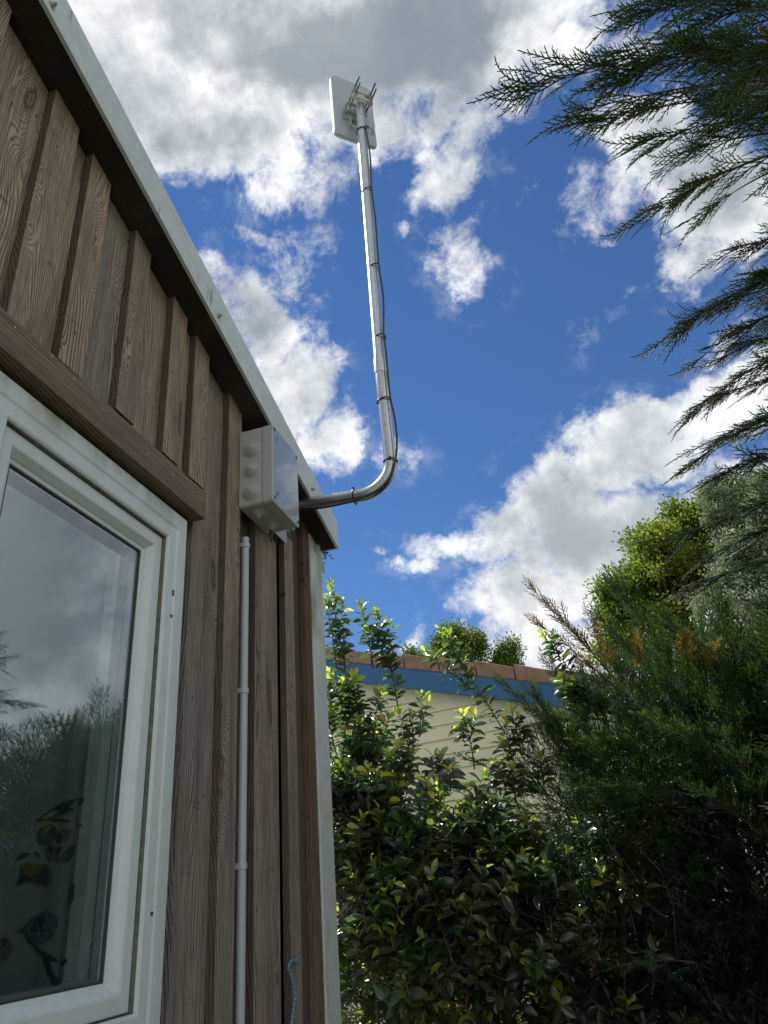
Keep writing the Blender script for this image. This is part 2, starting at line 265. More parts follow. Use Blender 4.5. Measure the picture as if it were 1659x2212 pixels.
w2.prism([(-4.6, Y0, -1.6), (-4.5, Y0, -1.6), (-4.5, 2.6, -1.6), (-4.6, 2.6, -1.6)], [(-4.6, Y0, ztop(Y0) - .02), (-4.5, Y0, ztop(Y0) - .02), (-4.5, 2.6, ztop(2.6) - .02), (-4.6, 2.6, ztop(2.6) - .02)])
w2.prism([(-4.5, Y0, -1.6), (WX0, Y0, -1.6), (WX0, Y0 + .1, -1.6), (-4.5, Y0 + .1, -1.6)], [(-4.5, Y0, ztop(Y0) - .02), (WX0, Y0, ztop(Y0) - .02), (WX0, Y0 + .1, ztop(Y0 + .1) - .02), (-4.5, Y0 + .1, ztop(Y0 + .1) - .02)])
w2.build('wall', simple('inner_wall', (0.25, 0.24, 0.22), 0.9, var=0.1, scale=3), cabin)
fl = MB(); fl.box((-4.5, Y0 + .1, -1.45), (WX0, 2.6, -1.40)); fl.build('floor_deck', WOODB, cabin)
def board(name, y0, y1, x0, x1, z0, z1, m, bev=0.0015, lean=0.0):
    """vertical board; z1 None = cut to the roof slope"""
    b_ = MB(); za = z1 if z1 is not None else zsof(y0) + 0.03; zb = z1 if z1 is not None else zsof(y1) + 0.03
    n = 1; b_.prism([(x0, y0, z0), (x1, y0, z0), (x1, y1, z0), (x0, y1, z0)], [(x0, y0 + lean, za), (x1, y0 + lean, za), (x1, y1 + lean, zb), (x0, y1 + lean, zb)])
    return b_.build(name, m, cabin, bevel=bev)
XR, XB, XF = -1.050, -1.025, -1.000
random.seed(4)
# recessed boards, right of the window (y0, y1, material)
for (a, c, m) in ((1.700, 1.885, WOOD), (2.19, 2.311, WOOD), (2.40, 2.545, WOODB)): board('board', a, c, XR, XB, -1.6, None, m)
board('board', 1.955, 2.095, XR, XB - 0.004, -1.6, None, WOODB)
# battens full height
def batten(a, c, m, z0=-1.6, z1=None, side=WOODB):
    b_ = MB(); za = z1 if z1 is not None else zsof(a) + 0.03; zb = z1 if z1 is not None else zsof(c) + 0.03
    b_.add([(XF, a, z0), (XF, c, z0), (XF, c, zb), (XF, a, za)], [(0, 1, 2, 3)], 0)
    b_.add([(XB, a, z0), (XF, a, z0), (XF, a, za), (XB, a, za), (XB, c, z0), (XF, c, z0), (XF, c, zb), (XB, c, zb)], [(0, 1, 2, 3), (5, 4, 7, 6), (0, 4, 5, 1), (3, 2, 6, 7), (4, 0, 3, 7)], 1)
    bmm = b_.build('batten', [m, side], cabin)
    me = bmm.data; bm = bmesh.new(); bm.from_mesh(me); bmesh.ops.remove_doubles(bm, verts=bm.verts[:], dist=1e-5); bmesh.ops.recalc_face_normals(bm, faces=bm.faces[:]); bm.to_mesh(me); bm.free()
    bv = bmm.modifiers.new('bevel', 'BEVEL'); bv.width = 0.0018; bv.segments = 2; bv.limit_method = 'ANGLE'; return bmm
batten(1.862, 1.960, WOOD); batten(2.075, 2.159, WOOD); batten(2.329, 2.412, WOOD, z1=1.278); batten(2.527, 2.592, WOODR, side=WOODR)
# boards above the window
ZT = 1.145
for (a, c) in ((-0.30, -0.03), (0.02, 0.24), (0.26, 0.46), (0.48, 0.66), (0.68, 0.955)): board('board', a, c, XR, XB, 1.02, None, WOOD)
for (a, c) in ((0.975, 1.080), (1.112, 1.278), (1.318, 1.497), (1.540, 1.648)): board('board', a, c, XR, XB, 1.02, None, WOOD)
for (a, c) in ((-.06, .03), (.22, .31), (0.44, 0.53), (.64, .715), (0.885, 0.985), (1.045, 1.132), (1.262, 1.343), (1.479, 1.564), (1.622, 1.713)): batten(a, c, WOOD, z0=ZT + random.uniform(-.006, .006))
# trim board over the window
tr = MB(); tr.box((-1.024, -1.0, 1.019), (-0.970, 1.676, 1.108)); tro = tr.build('trim_board', WOODH, cabin, bevel=0.002)
for (zx, zy) in ((380, 188), (540, 352), (753, 575), (1080, 898), (1256, 1050), (1400, 1172), (110, -20)):
    p = atX(zx * .2976, 713.2 + zy * .2976, -0.968); nl = MB(); nl.tube([(-0.9705, p.y, p.z), (-0.9680, p.y, p.z)], 0.0028, 8); nl.build('nail_head', ZINC, tro)
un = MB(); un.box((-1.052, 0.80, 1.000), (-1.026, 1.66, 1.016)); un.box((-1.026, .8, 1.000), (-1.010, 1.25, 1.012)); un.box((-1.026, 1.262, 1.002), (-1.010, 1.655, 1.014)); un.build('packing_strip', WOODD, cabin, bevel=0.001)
# plinth of boards below the window and to its left (mostly out of frame)
for i in range(12): board('board', -0.9 + i * .21, -0.9 + i * .21 + .205, XR, XB, -1.6, -0.275, WOOD) if -0.9 + i * .21 < 1.45 else None
for i in range(6): board('board', -1.1 + i * .32, -1.1 + i * .32 + .30, XR, XB, -0.27, 1.0, WOOD)
# nail holes in battens
# window
def mitre(name, prof, y0, y1, z0, z1, m, parent, mi=None, bev=0):
    """sweep profile [(inset, x)] round a rectangle with mitred corners"""
    b_ = MB(); n = len(prof)
    rings = [[(x, y0 + d, z0 + d), (x, y1 - d, z0 + d), (x, y1 - d, z1 - d), (x, y0 + d, z1 - d)] for d, x in prof]
    for i in range(n - 1):
        for j in range(4): b_.add([rings[i][j], rings[i][(j + 1) % 4], rings[i + 1][(j + 1) % 4], rings[i + 1][j]], [(0, 1, 2, 3)], mi[i] if mi else 0)
    return b_.build(name, m, parent)
FY0, FY1, FZ0, FZ1 = 0.857, 1.632, -0.262, 1.000
win = mitre('window', [(0, -1.07), (0, -1.004), (.002, -1.0015), (.03, -0.9995), (.045, -0.9998), (.052, -1.003), (.084, -1.003), (.0885, -1.0055), (.090, -1.010), (.0905, -1.034)], FY0, FY1, FZ0, FZ1, [UPVC, UPVCD], cabin, mi=[0, 0, 0, 0, 0, 0, 0, 0, 1])
mitre('sash', [(.0925, -1.034), (.0925, -1.0215), (.095, -1.0195), (.124, -1.0195), (.128, -1.021), (.140, -1.036), (.1415, -1.040), (.150, -1.0425), (.151, -1.050)], FY0, FY1, FZ0, FZ1, UPVC, win)
mitre('seal', [(.1505, -1.0445), (.1545, -1.0440), (.1550, -1.075)], FY0, FY1, FZ0, FZ1, SEAL, win)
def glass(name, refl, tint):
    m = bpy.data.materials.new(name); m.use_nodes = True; k = NT(m.node_tree); k.n.clear()
    ge = k.new('ShaderNodeNewGeometry'); cs = k.m('ABSOLUTE', k.v('DOT_PRODUCT', ge.outputs['Normal'], ge.outputs['Incoming'])); fr = k.m('MULTIPLY_ADD', k.m('POWER', k.m('SUBTRACT', 1.0, cs), 5.0), 1.0 - refl, refl); g = k.new('ShaderNodeBsdfGlossy'); g.inputs['Roughness'].default_value = 0.004; g.inputs['Color'].default_value = (0.84, 0.92, 1.0, 1)
    t = k.new('ShaderNodeBsdfTransparent'); t.inputs[0].default_value = (*tint, 1); mx = k.new('ShaderNodeMixShader'); k.l.new(fr, mx.inputs[0]); k.l.new(t.outputs[0], mx.inputs[1]); k.l.new(g.outputs[0], mx.inputs[2])
    o = k.new('ShaderNodeOutputMaterial'); k.l.new(mx.outputs[0], o.inputs[0]); return m
GL = glass('window_glass', 0.19, (0.86, 0.9, 0.88))
for nm, x in (('pane', -1.0480), ('pane', -1.0720)):
    g = MB(); a, c, e, f_ = FY0 + .153, FY1 - .153, FZ0 + .153, FZ1 - .153
    g.add([(x, a, e), (x, c, e), (x, c, f_), (x, a, f_)], [(0, 1, 2, 3)]); g.build(nm, GL, win)
sp = MB()   # warm edge spacer bar between the panes
for (aa, bb) in (((-1.0705, a, e), (-1.0495, a + .007, f_)), ((-1.0705, c - .007, e), (-1.0495, c, f_)), ((-1.0705, a, e), (-1.0495, c, e + .007)), ((-1.0705, a, f_ - .007), (-1.0495, c, f_))): sp.box(aa, bb)
sp.build('spacer_bar', simple('spacer_alloy', (0.3, 0.32, 0.31), 0.4, 0.6), win)
# inner reveal of the window
rv = MB()
for (aa, bb) in (((-1.16, FY1 - .14, FZ0 + .1), (-1.08, FY1 - .09, FZ1 - .1)), ((-1.16, FY0 + .09, FZ0 + .1), (-1.08, FY0 + .14, FZ1 - .1)), ((-1.16, FY0 + .09, FZ1 - .14), (-1.08, FY1 - .09, FZ1 - .09)), ((-1.20, FY0 + .09, FZ0 + .09), (-1.08, FY1 - .09, FZ0 + .14))): rv.box(aa, bb)
rv.build('inner_frame', UPVC, win)
# small screw caps / drain holes on the frame face
SCD = simple('screw_dark', (0.05, 0.05, 0.045), 0.5)
for (qx, qy) in [(274.3 + a_ * .2976, 1097.2 + b__ * .2976) for a_, b__ in ((340, 605), (340, 625), (327, 783))] + [(659 / 1.0972 * .5486, (2688 + 998 / 1.0972) * .5486)]:
    p = atX(qx, qy, -1.0); hs = MB(); hs.tube([(-1.0035, p.y, p.z), (-1.0005, p.y, p.z)], 0.0042, 10); hs.build('screw_hole', SCD, win)
# roof: fascia, soffit timber, roof deck
fa = MB(); FX = -0.912
def slopebar(b_, x0, x1, ya, yb, dt, db, mi=0):
    b_.prism([(x0, ya, ztop(ya) + db), (x1, ya, ztop(ya) + db), (x1, yb, ztop(yb) + db), (x0, yb, ztop(yb) + db)], [(x0, ya, ztop(ya) + dt), (x1, ya, ztop(ya) + dt), (x1, yb, ztop(yb) + dt), (x0, yb, ztop(yb) + dt)], mi)
slopebar(fa, FX - .003, FX, Y0 - .1, YE, 0.0, -.140); slopebar(fa, FX - .012, FX - .003, Y0 - .1, YE, -.136, -.1385); slopebar(fa, -0.99, FX - .003, Y0 - .1, YE, -0.0008, -.0035)
fa.add([(FX, YE, ztop(YE)), (FX, YE, ztop(YE) - .14), (-1.02, YE, ztop(YE) - .14), (-1.02, YE, ztop(YE))], [(0, 1, 2, 3)]); fas = fa.build('fascia', FASCIA, cabin)
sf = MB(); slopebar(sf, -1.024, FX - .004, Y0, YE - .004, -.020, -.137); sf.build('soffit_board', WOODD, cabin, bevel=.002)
rf = MB(); slopebar(rf, -4.8, -0.991, Y0 - .1, YE + .02, 0.0, -.018); slopebar(rf, -4.7, -1.052, Y0, YE - .05, -.022, -.030); rf.build('roof', FASCIA, cabin)
for (px, py) in ((112, 12), (472, 683), (674, 1057)):
    p = atX(px, py, FX); bt = MB(); bt.tube([(FX, p.y, p.z), (FX + .002, p.y, p.z)], 0.0105, 20); bt.tube([(FX + .002, p.y, p.z), (FX + .010, p.y, p.z)], 0.0062, 6, smooth=False); bt.tube([(FX + .010, p.y, p.z), (FX + .015, p.y, p.z)], 0.0035, 10); bt.build('bolt', ZINC, fas)
bt = MB(); bt.tube([(-.935, YE, 1.418), (-.935, YE + .003, 1.418)], .0105, 16); bt.tube([(-.935, YE + .003, 1.418), (-.935, YE + .014, 1.418)], .006, 6, smooth=False); bt.build('bolt', ZINC, fas)
# white corner trim and the broken end of the gutter bracket above it
ct = MB(); ct.box((-1.030, 2.598, -1.6), (-0.995, 2.733, 1.325)); ct.box((-1.15, 2.702, -1.6), (-1.031, 2.733, 1.325)); ct.build('corner_trim', CORNER, cabin, bevel=0.004)
cb = MB(); cb.prism([(-1.03, 2.61, 1.325), (-.998, 2.62, 1.325), (-.998, 2.700, 1.315), (-1.03, 2.71, 1.32)], [(-1.03, 2.60, 1.43), (-1.00, 2.60, 1.44), (-1.0, 2.655, 1.44), (-1.03, 2.66, 1.43)])
cb.prism([(-.999, 2.715, 1.27), (-.985, 2.742, 1.255), (-.983, 2.744, 1.26), (-.997, 2.718, 1.275)], [(-.999, 2.665, 1.40), (-.99, 2.672, 1.41), (-.988, 2.676, 1.41), (-.997, 2.669, 1.405)]); cb.build('end_bracket', CORNER, cabin, bevel=.001)

# ---------------------------------------------------------------- curtain inside the window
def zl(x, y): return (x / 2.1434 * .5486, (3000 + y / 2.1434) * .5486)
CX = -1.125
def curtain():
    b_ = MB(); ys = np.linspace(0.90, 1.62, 150); zs = (-0.26, 0.98)
    def xw(y):
        t = max(0, (y - 1.36) / .26); return CX - .012 * math.sin(y * 22) * (1 - min(1, t * 2)) * .25 - .018 * abs(math.sin(t * 9.0)) * min(1, t * 3) - 0.01 * t
    vs = []; fs = []
    for i, y in enumerate(ys):
        for z in zs: vs.append((xw(y), y, z))
    for i in range(len(ys) - 1): fs.append((2 * i, 2 * i + 2, 2 * i + 3, 2 * i + 1))
    b_.add(vs, fs, 0, True)
    def poly(pts, mi, off=0.0012):
        ps = [atX(*zl(*p), CX) for p in pts]; off += .0025; c = sum(ps, Vector()) / len(ps); q = [(xw(p.y) + off, p.y, p.z) for p in ps]; b_.add([(xw(c.y) + off, c.y, c.z)] + q, [(0, i + 1, (i + 1) % len(q) + 1) for i in range(len(q))], mi)
    leaf = [(270, 515), (330, 460), (430, 390), (540, 335), (680, 305), (790, 300), (740, 350), (640, 400), (540, 440), (400, 490)]
    poly(leaf, 1); poly([(385, 500), (480, 478), (580, 478), (690, 505), (780, 550), (700, 525), (580, 492), (480, 494)], 1)
    poly([(300, 600), (330, 555), (400, 525), (470, 550), (500, 600), (440, 650), (400, 700), (330, 700), (300, 670)], 1); poly([(310, 590), (350, 555), (420, 535), (400, 575), (340, 620)], 2, .0024); poly([(500, 620), (560, 560), (620, 570), (600, 640), (540, 685)], 2); poly([(480, 600), (540, 590), (560, 640), (520, 680), (485, 640)], 1, .0024)
    poly([(350, 760), (420, 700), (470, 690), (460, 760), (500, 770), (540, 800), (540, 850), (470, 820), (380, 815)], 2); poly([(355, 730), (400, 700), (455, 720), (430, 770), (375, 775)], 1, .0024)
    poly([(545, 840), (560, 760), (610, 710), (660, 695), (670, 735), (640, 790), (590, 840)], 1, .0024); poly([(490, 720), (555, 712), (520, 790)], 1, .0024)
    poly([(160, 880), (200, 850), (300, 860), (370, 860), (430, 900), (450, 960), (455, 1020), (390, 1055), (310, 1040), (230, 990), (170, 940)], 2); poly([(260, 960), (300, 950), (350, 870), (380, 920), (430, 940), (380, 1000), (370, 1045), (290, 1010)], 1, .0024)
    poly([(120, 1050), (165, 940), (260, 995), (190, 1020)], 1, .0018); poly([(110, 830), (170, 770), (240, 770), (210, 800), (150, 830)], 1); poly([(265, 770), (290, 760), (340, 820), (300, 805)], 1)
    poly([(95, 1450), (170, 1400), (250, 1320), (330, 1270), (420, 1250), (510, 1300), (515, 1380), (470, 1480), (380, 1530), (280, 1520), (220, 1470), (170, 1430)], 3); poly([(230, 1440), (270, 1340), (340, 1290), (410, 1330), (400, 1400), (340, 1450)], 1, .0024)
    for s_ in ([(170, 1430), (260, 1530), (370, 1600), (380, 1640), (290, 1580), (230, 1530)], [(370, 1600), (450, 1620), (540, 1680), (480, 1680), (390, 1650)], [(540, 1680), (600, 1670), (670, 1630), (640, 1680), (590, 1710), (500, 1690)], [(390, 1650), (440, 1660), (470, 1770), (500, 1850), (480, 1910), (455, 1870), (435, 1750)]): poly(s_, 1)
    poly([(620, 1090), (660, 1030), (730, 1000), (720, 1150), (640, 1190)], 3); poly([(0, 1500), (60, 1490), (95, 1550), (60, 1650), (0, 1690)], 2); poly([(0, 1480), (50, 1500), (40, 1560), (0, 1560)], 1, .0024)
    cl = simple('curtain_cloth', (0.125, 0.14, 0.14), 0.9); nv = simple('print_navy', (0.012, 0.015, 0.026), 0.9); oc = simple('print_ochre', (0.085, 0.058, 0.02), 0.9); gy = simple('print_grey', (0.045, 0.055, 0.07), 0.9)
    o = b_.build('curtain', [cl, nv, oc, gy]); tag(o, 'pale curtain printed with navy leaves and ochre flowers hanging inside the window', 'curtain')
curtain()

# ---------------------------------------------------------------- junction box
JB = empty('junction_box', (-1.0, 2.058, 1.20), 'grey plastic junction box with stepped rubber grommets fixed to the cladding', 'junction box')
BY0, BY1, BZ0, BZ1 = 1.943, 2.172, 1.197, 1.512
def rbox(name, x0, x1, y0, y1, z0, z1, r, m, parent, bev=.002, seg=5):
    b_ = MB(); loop = []
    for (cy, cz, a0) in ((y1 - r, z1 - r, 0), (y0 + r, z1 - r, 90), (y0 + r, z0 + r, 180), (y1 - r, z0 + r, 270)):
        for i in range(seg + 1): w = RAD(a0 + 90 * i / seg); loop.append((cy + r * math.cos(w), cz + r * math.sin(w)))
    b_.prism([(x0, y, z) for y, z in loop], [(x1, y, z) for y, z in loop]); return b_.build(name, m, parent, bevel=bev)
rbox('base', -0.999, -0.914, BY0, BY1, BZ0, BZ1, .012, BOXM, JB); rbox('seam', -0.915, -0.912, BY0 + .003, BY1 - .003, BZ0 + .003, BZ1 - .003, .010, SEAL, JB, 0)
lid = rbox('lid', -0.9125, -0.872, BY0 - .001, BY1 + .001, BZ0 - .001, BZ1 + .001, .012, BOXM, JB, .003)
fcl = MB(); fcl.box((-.8722, BY0 + .006, BZ0 + .006), (-.8712, BY1 - .006, BZ1 - .006)); fcl.build('lid_face', LID, lid)
rbox('hinge_lug', -0.914, -0.908, BY0 + .02, BY0 + .03, BZ1 + .001, BZ1 + .010, .002, BOXM, JB, 0); rbox('hinge_lug', -0.914, -0.905, 2.145, 2.16, BZ0 - .014, BZ0 - .001, .002, PANELM, JB, 0); rbox('hinge_lug', -0.895, -0.886, 2.145, 2.16, BZ0 - .012, BZ0 - .001, .002, PANELM, JB, 0)
def grommet(c, n, R):
    c = Vector(c); n = Vector(n); b_ = MB(); steps = [(1.0, .0035), (.84, .008), (.68, .012), (.52, .0155), (.36, .019), (.2, .0225)]; z = 0
    for f, h in steps: b_.tube([c + n * z, c + n * (h - .0007), c + n * h], [R * f, R * f, R * f - .001], 32, smooth=False); z = h - .0022
    b_.build('grommet', BOXM, JB)
for z, R in ((1.424, .034), (1.337, .030), (1.250, .034)): grommet((-.951, BY0, z), (0, -1, 0), R)
grommet((-.955, 2.003, BZ0), (0, 0, -1), .029); grommet((-.955, 2.110, BZ0), (0, 0, -1), .029)
gm = MB(); gm.tube([(-.955, 2.110, BZ0 - .015), (-.955, 2.110, BZ0 - .03), (-.956, 2.111, BZ0 - .062), (-.957, 2.112, BZ0 - .066)], [.0065, .006, .0035, .002], 12); gm.build('cable_gland', BLACKP, JB)
for y, z in ((BY0 + .013, BZ1 - .018), (BY1 - .013, BZ1 - .018), (BY0 + .013, BZ0 + .018), (BY1 - .013, BZ0 + .018)):
    s_ = MB(); s_.tube([(-.8712, y, z), (-.8695, y, z)], .0062, 16); s_.build('lid_screw', SEAL, lid)
mk = MB(); LX = -.8705
def cpt(x, y): return (466.3 + x * .2645, 877.8 + y * .2645)
q = [atX(*cpt(*p), -.871) for p in ((533, 506), (592, 508), (626, 700), (572, 706))]; mk.prism([(-.8712, p.y, p.z) for p in q], [(LX, p.y, p.z) for p in q], 0)
mk.build('sticker', STICK, lid); mk = MB()
def stroke(b_, pts, r, mi): b_.tube([(LX, p.y, p.z) for p in [atX(*cpt(*t), -.871) for t in pts]], r, 5, mi)
stroke(mk, [(503 + 9 * math.cos(a), 713 + 20 * math.sin(a)) for a in np.linspace(0, 6.4, 18)], .0006, 1); stroke(mk, [(497, 722), (503, 706), (508, 716)], .0007, 1)
stroke(mk, [(500, 245), (498, 262), (502, 278), (499, 294)], .0011, 1); stroke(mk, [(495, 250), (503, 268)], .0008, 1); stroke(mk, [(575, 744), (579, 741), (580, 748), (575, 750)], .0005, 1)
for i in range(7): stroke(mk, [(545 + i * 4.2, 520 + i * 27), (553 + i * 4.2, 521 + i * 27)], .0004, 1)
mk.build('printed_marks', [STICK, INK], lid)
bp = MB(); bp.box((-.9995, 2.178, 1.236), (-.9965, 2.345, 1.50)); bp.build('back_plate', PANELM, JB)

# ---------------------------------------------------------------- conduit
CD = empty('conduit_pipe', (-1.0, 1.995, -1.6), 'pale grey plastic conduit running up the cladding below the junction box', 'conduit')
b_ = MB(); b_.tube([(-.998, 1.997, -1.6), (-.998, 1.995, 0), (-.998, 1.994, 1.105)], .0125, 20, cap=False); b_.tube([(-.998, 1.994, 1.10), (-.998, 1.994, 1.105)], .0105, 16); b_.build('pipe', COND, CD)
for z in (1.075, .583, .1, -.5):
    c_ = MB(); c_.tube([(-.998, 1.9945, z - .008), (-.998, 1.9945, z + .008)], .0152, 20); c_.box((-1.024, 1.9785, z - .0075), (-.995, 1.984, z + .0075)); c_.box((-1.022, 1.963, z - .012), (-1.016, 1.985, z + .006)); c_.build('pipe_clip', COND, CD)

# ---------------------------------------------------------------- blue rope
def ropebuild():
    def zz(x, y): return ((500 + x / 1.8433) * .5486, (3000 + y / 1.8433) * .5486)
    ctrl = [atX(*zz(*p), -.988) for p in ((1240, 1448), (1222, 1438), (1195, 1442), (1180, 1462), (1170, 1492), (1180, 1520), (1198, 1575), (1212, 1640), (1220, 1700), (1208, 1790), (1192, 1900), (1186, 1990), (1184, 2200))]
    pts = []
    for i in range(len(ctrl) - 1):
        for t in range(12): pts.append(ctrl[i].lerp(ctrl[i + 1], t / 12))
    for _ in range(3): pts = [pts[0]] + [(pts[i - 1] + pts[i] * 2 + pts[i + 1]) / 4 for i in range(1, len(pts) - 1)] + [pts[-1]]
    b_ = MB()
    for s_ in range(3):
        q = []; L = 0
        for i, p in enumerate(pts):
            if i: L += (p - pts[i - 1]).length
            w = L * 420 + s_ * 2.094; q.append(p + Vector((math.cos(w), math.sin(w), 0)) * .0022)
        b_.tube(q, .0024, 6, mi=s_ % 2)
    k_ = ctrl[1]; b_.tube([k_ + Vector((.002, -.010, -.006)), k_ + Vector((.008, -.002, .003)), k_ + Vector((.006, .008, .001)), k_ + Vector((0, .004, -.008)), k_ + Vector((-.004, -.006, -.002))], .0042, 8)
    b_.tube([ctrl[0] + Vector((-.012, 0, 0)), ctrl[0] + Vector((.004, .002, 0)), ctrl[0] + Vector((.006, .010, -.008))], .0035, 8)
    o = b_.build('rope', [simple('rope_blue', (0.10, 0.19, 0.27), 0.7, var=.3, scale=300), simple('rope_pale', (0.22, 0.32, 0.37), 0.7, var=.3, scale=300)]); tag(o, 'frayed pale blue twisted rope hanging from a nail low on the cladding', 'rope')
ropebuild()

# ---------------------------------------------------------------- antenna pole, cable, antenna
PO = empty('antenna_pole', (-1.0, 2.4, 1.43), 'bent galvanised steel tube rising from the cabin wall into the sky', 'pole')
def polepath():
    A = Vector((-1.0, 2.4, 1.431)); B = Vector((-.725, 2.4, 1.413)); K = Vector((-.562, 2.4, 1.403)); T = Vector((-.535, 2.4, 3.868)); d1 = (A - K).normalized(); d2 = (Vector((-.566, 2.4, 2.189)) - K).normalized()
    r = .125; half = math.acos(d1.dot(d2)) / 2; t = r / math.tan(half); p1 = K + d1 * t; p2 = K + d2 * t; c = K + (d1 + d2).normalized() * (r / math.sin(half)); arc = []
    a0 = p1 - c; a1 = p2 - c; ang = math.acos(max(-1, min(1, a0.normalized().dot(a1.normalized()))))
    for i in range(15): s_ = i / 14; arc.append(c + (a0 * math.sin((1 - s_) * ang) + a1 * math.sin(s_ * ang)) / math.sin(ang))
    return A, arc, Vector((-.5655, 2.4, 2.0)), T
A_, arc_, J_, T_ = polepath()
b_ = MB(); b_.tube([A_] + arc_ + [arc_[-1].lerp(J_, .5), J_], .0257, 28); b_.build('lower_tube', STEELD, PO)
def up(z): return J_.lerp(T_, (z - J_.z) / (T_.z - J_.z))
b_ = MB(); b_.tube([up(1.985), up(1.999), up(2.0), up(2.005), up(2.055), up(2.075), up(3.0), T_], [.0282, .0288, .0288, .0288, .0288, .0255, .0250, .0250], 28); b_.build('upper_tube', STEEL, PO)
b_ = MB(); b_.tube([J_.lerp(arc_[-1], .0) + Vector((0, 0, -.16)), J_ + Vector((0, 0, -.155)), J_ + Vector((0, 0, -.01)), J_ + Vector((0, 0, -.005))], [.0262, .0268, .0268, .0262], 28); b_.build('collar', STEELD, PO)
b_ = MB(); dp = up(2.06); b_.tube([dp + Vector((-.006, -.0268, -.03)), dp + Vector((-.006, -.0262, .02))], .0028, 8); b_.build('swage_dent', simple('dent_dark', (.2, .21, .2), .35, .9), PO)
b_ = MB(); b_.tube([(-1.0, 2.4, 1.431), (-.992, 2.4, 1.431)], .05, 24); b_.build('wall_flange', ZINC, PO)
CB = empty('antenna_cable', (-.95, 2.372, 1.39), 'thin black cable tied along the bent steel tube up to the antenna', 'cable')
ctl = [Vector(p) for p in ((-.985, 2.365, 1.392), (-.947, 2.370, 1.392), (-.848, 2.372, 1.377), (-.723, 2.376, 1.380), (-.63, 2.376, 1.398), (-.565, 2.376, 1.445), (-.533, 2.376, 1.535), (-.521, 2.380, 1.63), (-.522, 2.380, 1.731), (-.530, 2.378, 1.828), (-.531, 2.38, 1.95), (-.529, 2.38, 2.078), (-.530, 2.378, 2.19), (-.516, 2.385, 2.40), (-.520, 2.38, 2.613), (-.514, 2.385, 2.88), (-.515, 2.385, 3.15), (-.505, 2.385, 3.40), (-.512, 2.385, 3.636), (-.512, 2.42, 3.70), (-.51, 2.46, 3.74))]
def smooth(c, n=8):
    out = []
    for i in range(len(c) - 1):
        p0 = c[max(i - 1, 0)]; p1 = c[i]; p2 = c[i + 1]; p3 = c[min(i + 2, len(c) - 1)]
        for j in range(n):
            t = j / n; out.append(0.5 * ((2 * p1) + (-p0 + p2) * t + (2 * p0 - 5 * p1 + 4 * p2 - p3) * t * t + (-p0 + 3 * p1 - 3 * p2 + p3) * t ** 3))
    return out + [c[-1]]
b_ = MB(); b_.tube(smooth(ctl), .0045, 8); b_.build('cable_sheath', BLACKP, CB)
for (x, z, tilt, ax, rr) in ((-.543, 3.636, .1, 'v', .0262), (-.545, 3.15, .1, 'v', .0262), (-.549, 2.613, .1, 'v', .0265), (-.556, 2.182, .08, 'v', .0268), (-.5655, 1.837, .05, 'v', .0285), (-.5625, 1.536, -.1, 'v', .0275), (-.723, 1.413, 0, 'h', .0275)):
    b_ = MB(); pts = []
    for a in np.linspace(0, 2 * math.pi, 33):
        ex = 1.0 + (.22 * max(0, math.cos(a + .8)) ** 6)
        if ax == 'v': pts.append(Vector((x + rr * ex * math.cos(a), 2.4 + rr * ex * math.sin(a), z + tilt * rr * math.cos(a))))
        else: pts.append(Vector((x, 2.4 + rr * ex * math.sin(a + 3.6), z + rr * ex * math.cos(a + 3.6))))
    b_.tube(pts, .0030, 6, cap=False); b_.tube([p + (p - Vector((x, 2.4, z))).normalized() * .0006 for p in pts], .0017, 6, cap=False)
    h = (Vector((x + .008, 2.4 - rr - .005, z)) if ax == 'v' else Vector((x, 2.4 - .012, z + rr + .003)))
    if ax == 'h' or z < 1.6: b_.box(h - Vector((.0035, .004, .004)), h + Vector((.0035, .004, .005)))
    b_.build('cable_tie', BLACKP, CB)
# antenna
AN = empty('panel_antenna', tuple(T_), 'flat white panel antenna clamped to the top of the steel tube', 'antenna')
hd = Vector((.756, .6545, 0)); nd = Vector((.6545, -.756, 0)); ud = Vector((0, 0, 1))     # nd points back towards the viewer
AC = T_ + Vector((0, 0, -.034))
def loc(u, n, z): return AC + hd * u + nd * n + ud * (z)
def panelshape():
    u0, u1, zb, zt = -.125, .130, -.150, .372; b_ = MB()
    def ring(du, n, dz0, dz1, r=.018):
        L = []
        for (cu, cz, a0) in ((u1 - du - r, zt - dz1 - r, 0), (u0 + du + r, zt - dz1 - r, 90), (u0 + du + r, zb + dz0 + r, 180), (u1 - du - r, zb + dz0 + r, 270)):
            for i in range(6): w = RAD(a0 + 90 * i / 5); L.append(loc(cu + r * math.cos(w), n, cz + r * math.sin(w)))
        return L
    rs = [ring(.012, -.118, .012, .012), ring(.002, -.110, .002, .002), ring(0, -.100, 0, 0), ring(0, -.098, 0, 0), ring(.003, -.097, .003, .003), ring(.003, -.095, .003, .003), ring(0, -.094, 0, 0), ring(.001, -.086, .002, .001), ring(.010, -.076, .05, .004), ring(.014, -.0745, .055, .006)]
    n = len(rs[0])
    for i in range(len(rs) - 1): b_.add(rs[i] + rs[i + 1], [(j, (j + 1) % n, n + (j + 1) % n, n + j) for j in range(n)], 0, True)
    b_.add(rs[0], [tuple(range(n))]); b_.add(rs[-1], [tuple(range(n))[::-1]]); return b_.build('housing', PANELM, AN)
hou = panelshape(); 
md = hou.modifiers.new('es', 'EDGE_SPLIT'); md.split_angle = RAD(35)
dg = MB()
def dstroke(pts, r=.0017): dg.tube([loc(u, -.0740, z) for u, z in pts], r, 6)
def darc(cu, cz, ru, rz, a0, a1, n=10): return [(cu + ru * math.cos(RAD(a0 + (a1 - a0) * i / n)), cz + rz * math.sin(RAD(a0 + (a1 - a0) * i / n))) for i in range(n + 1)]
zc = -.045
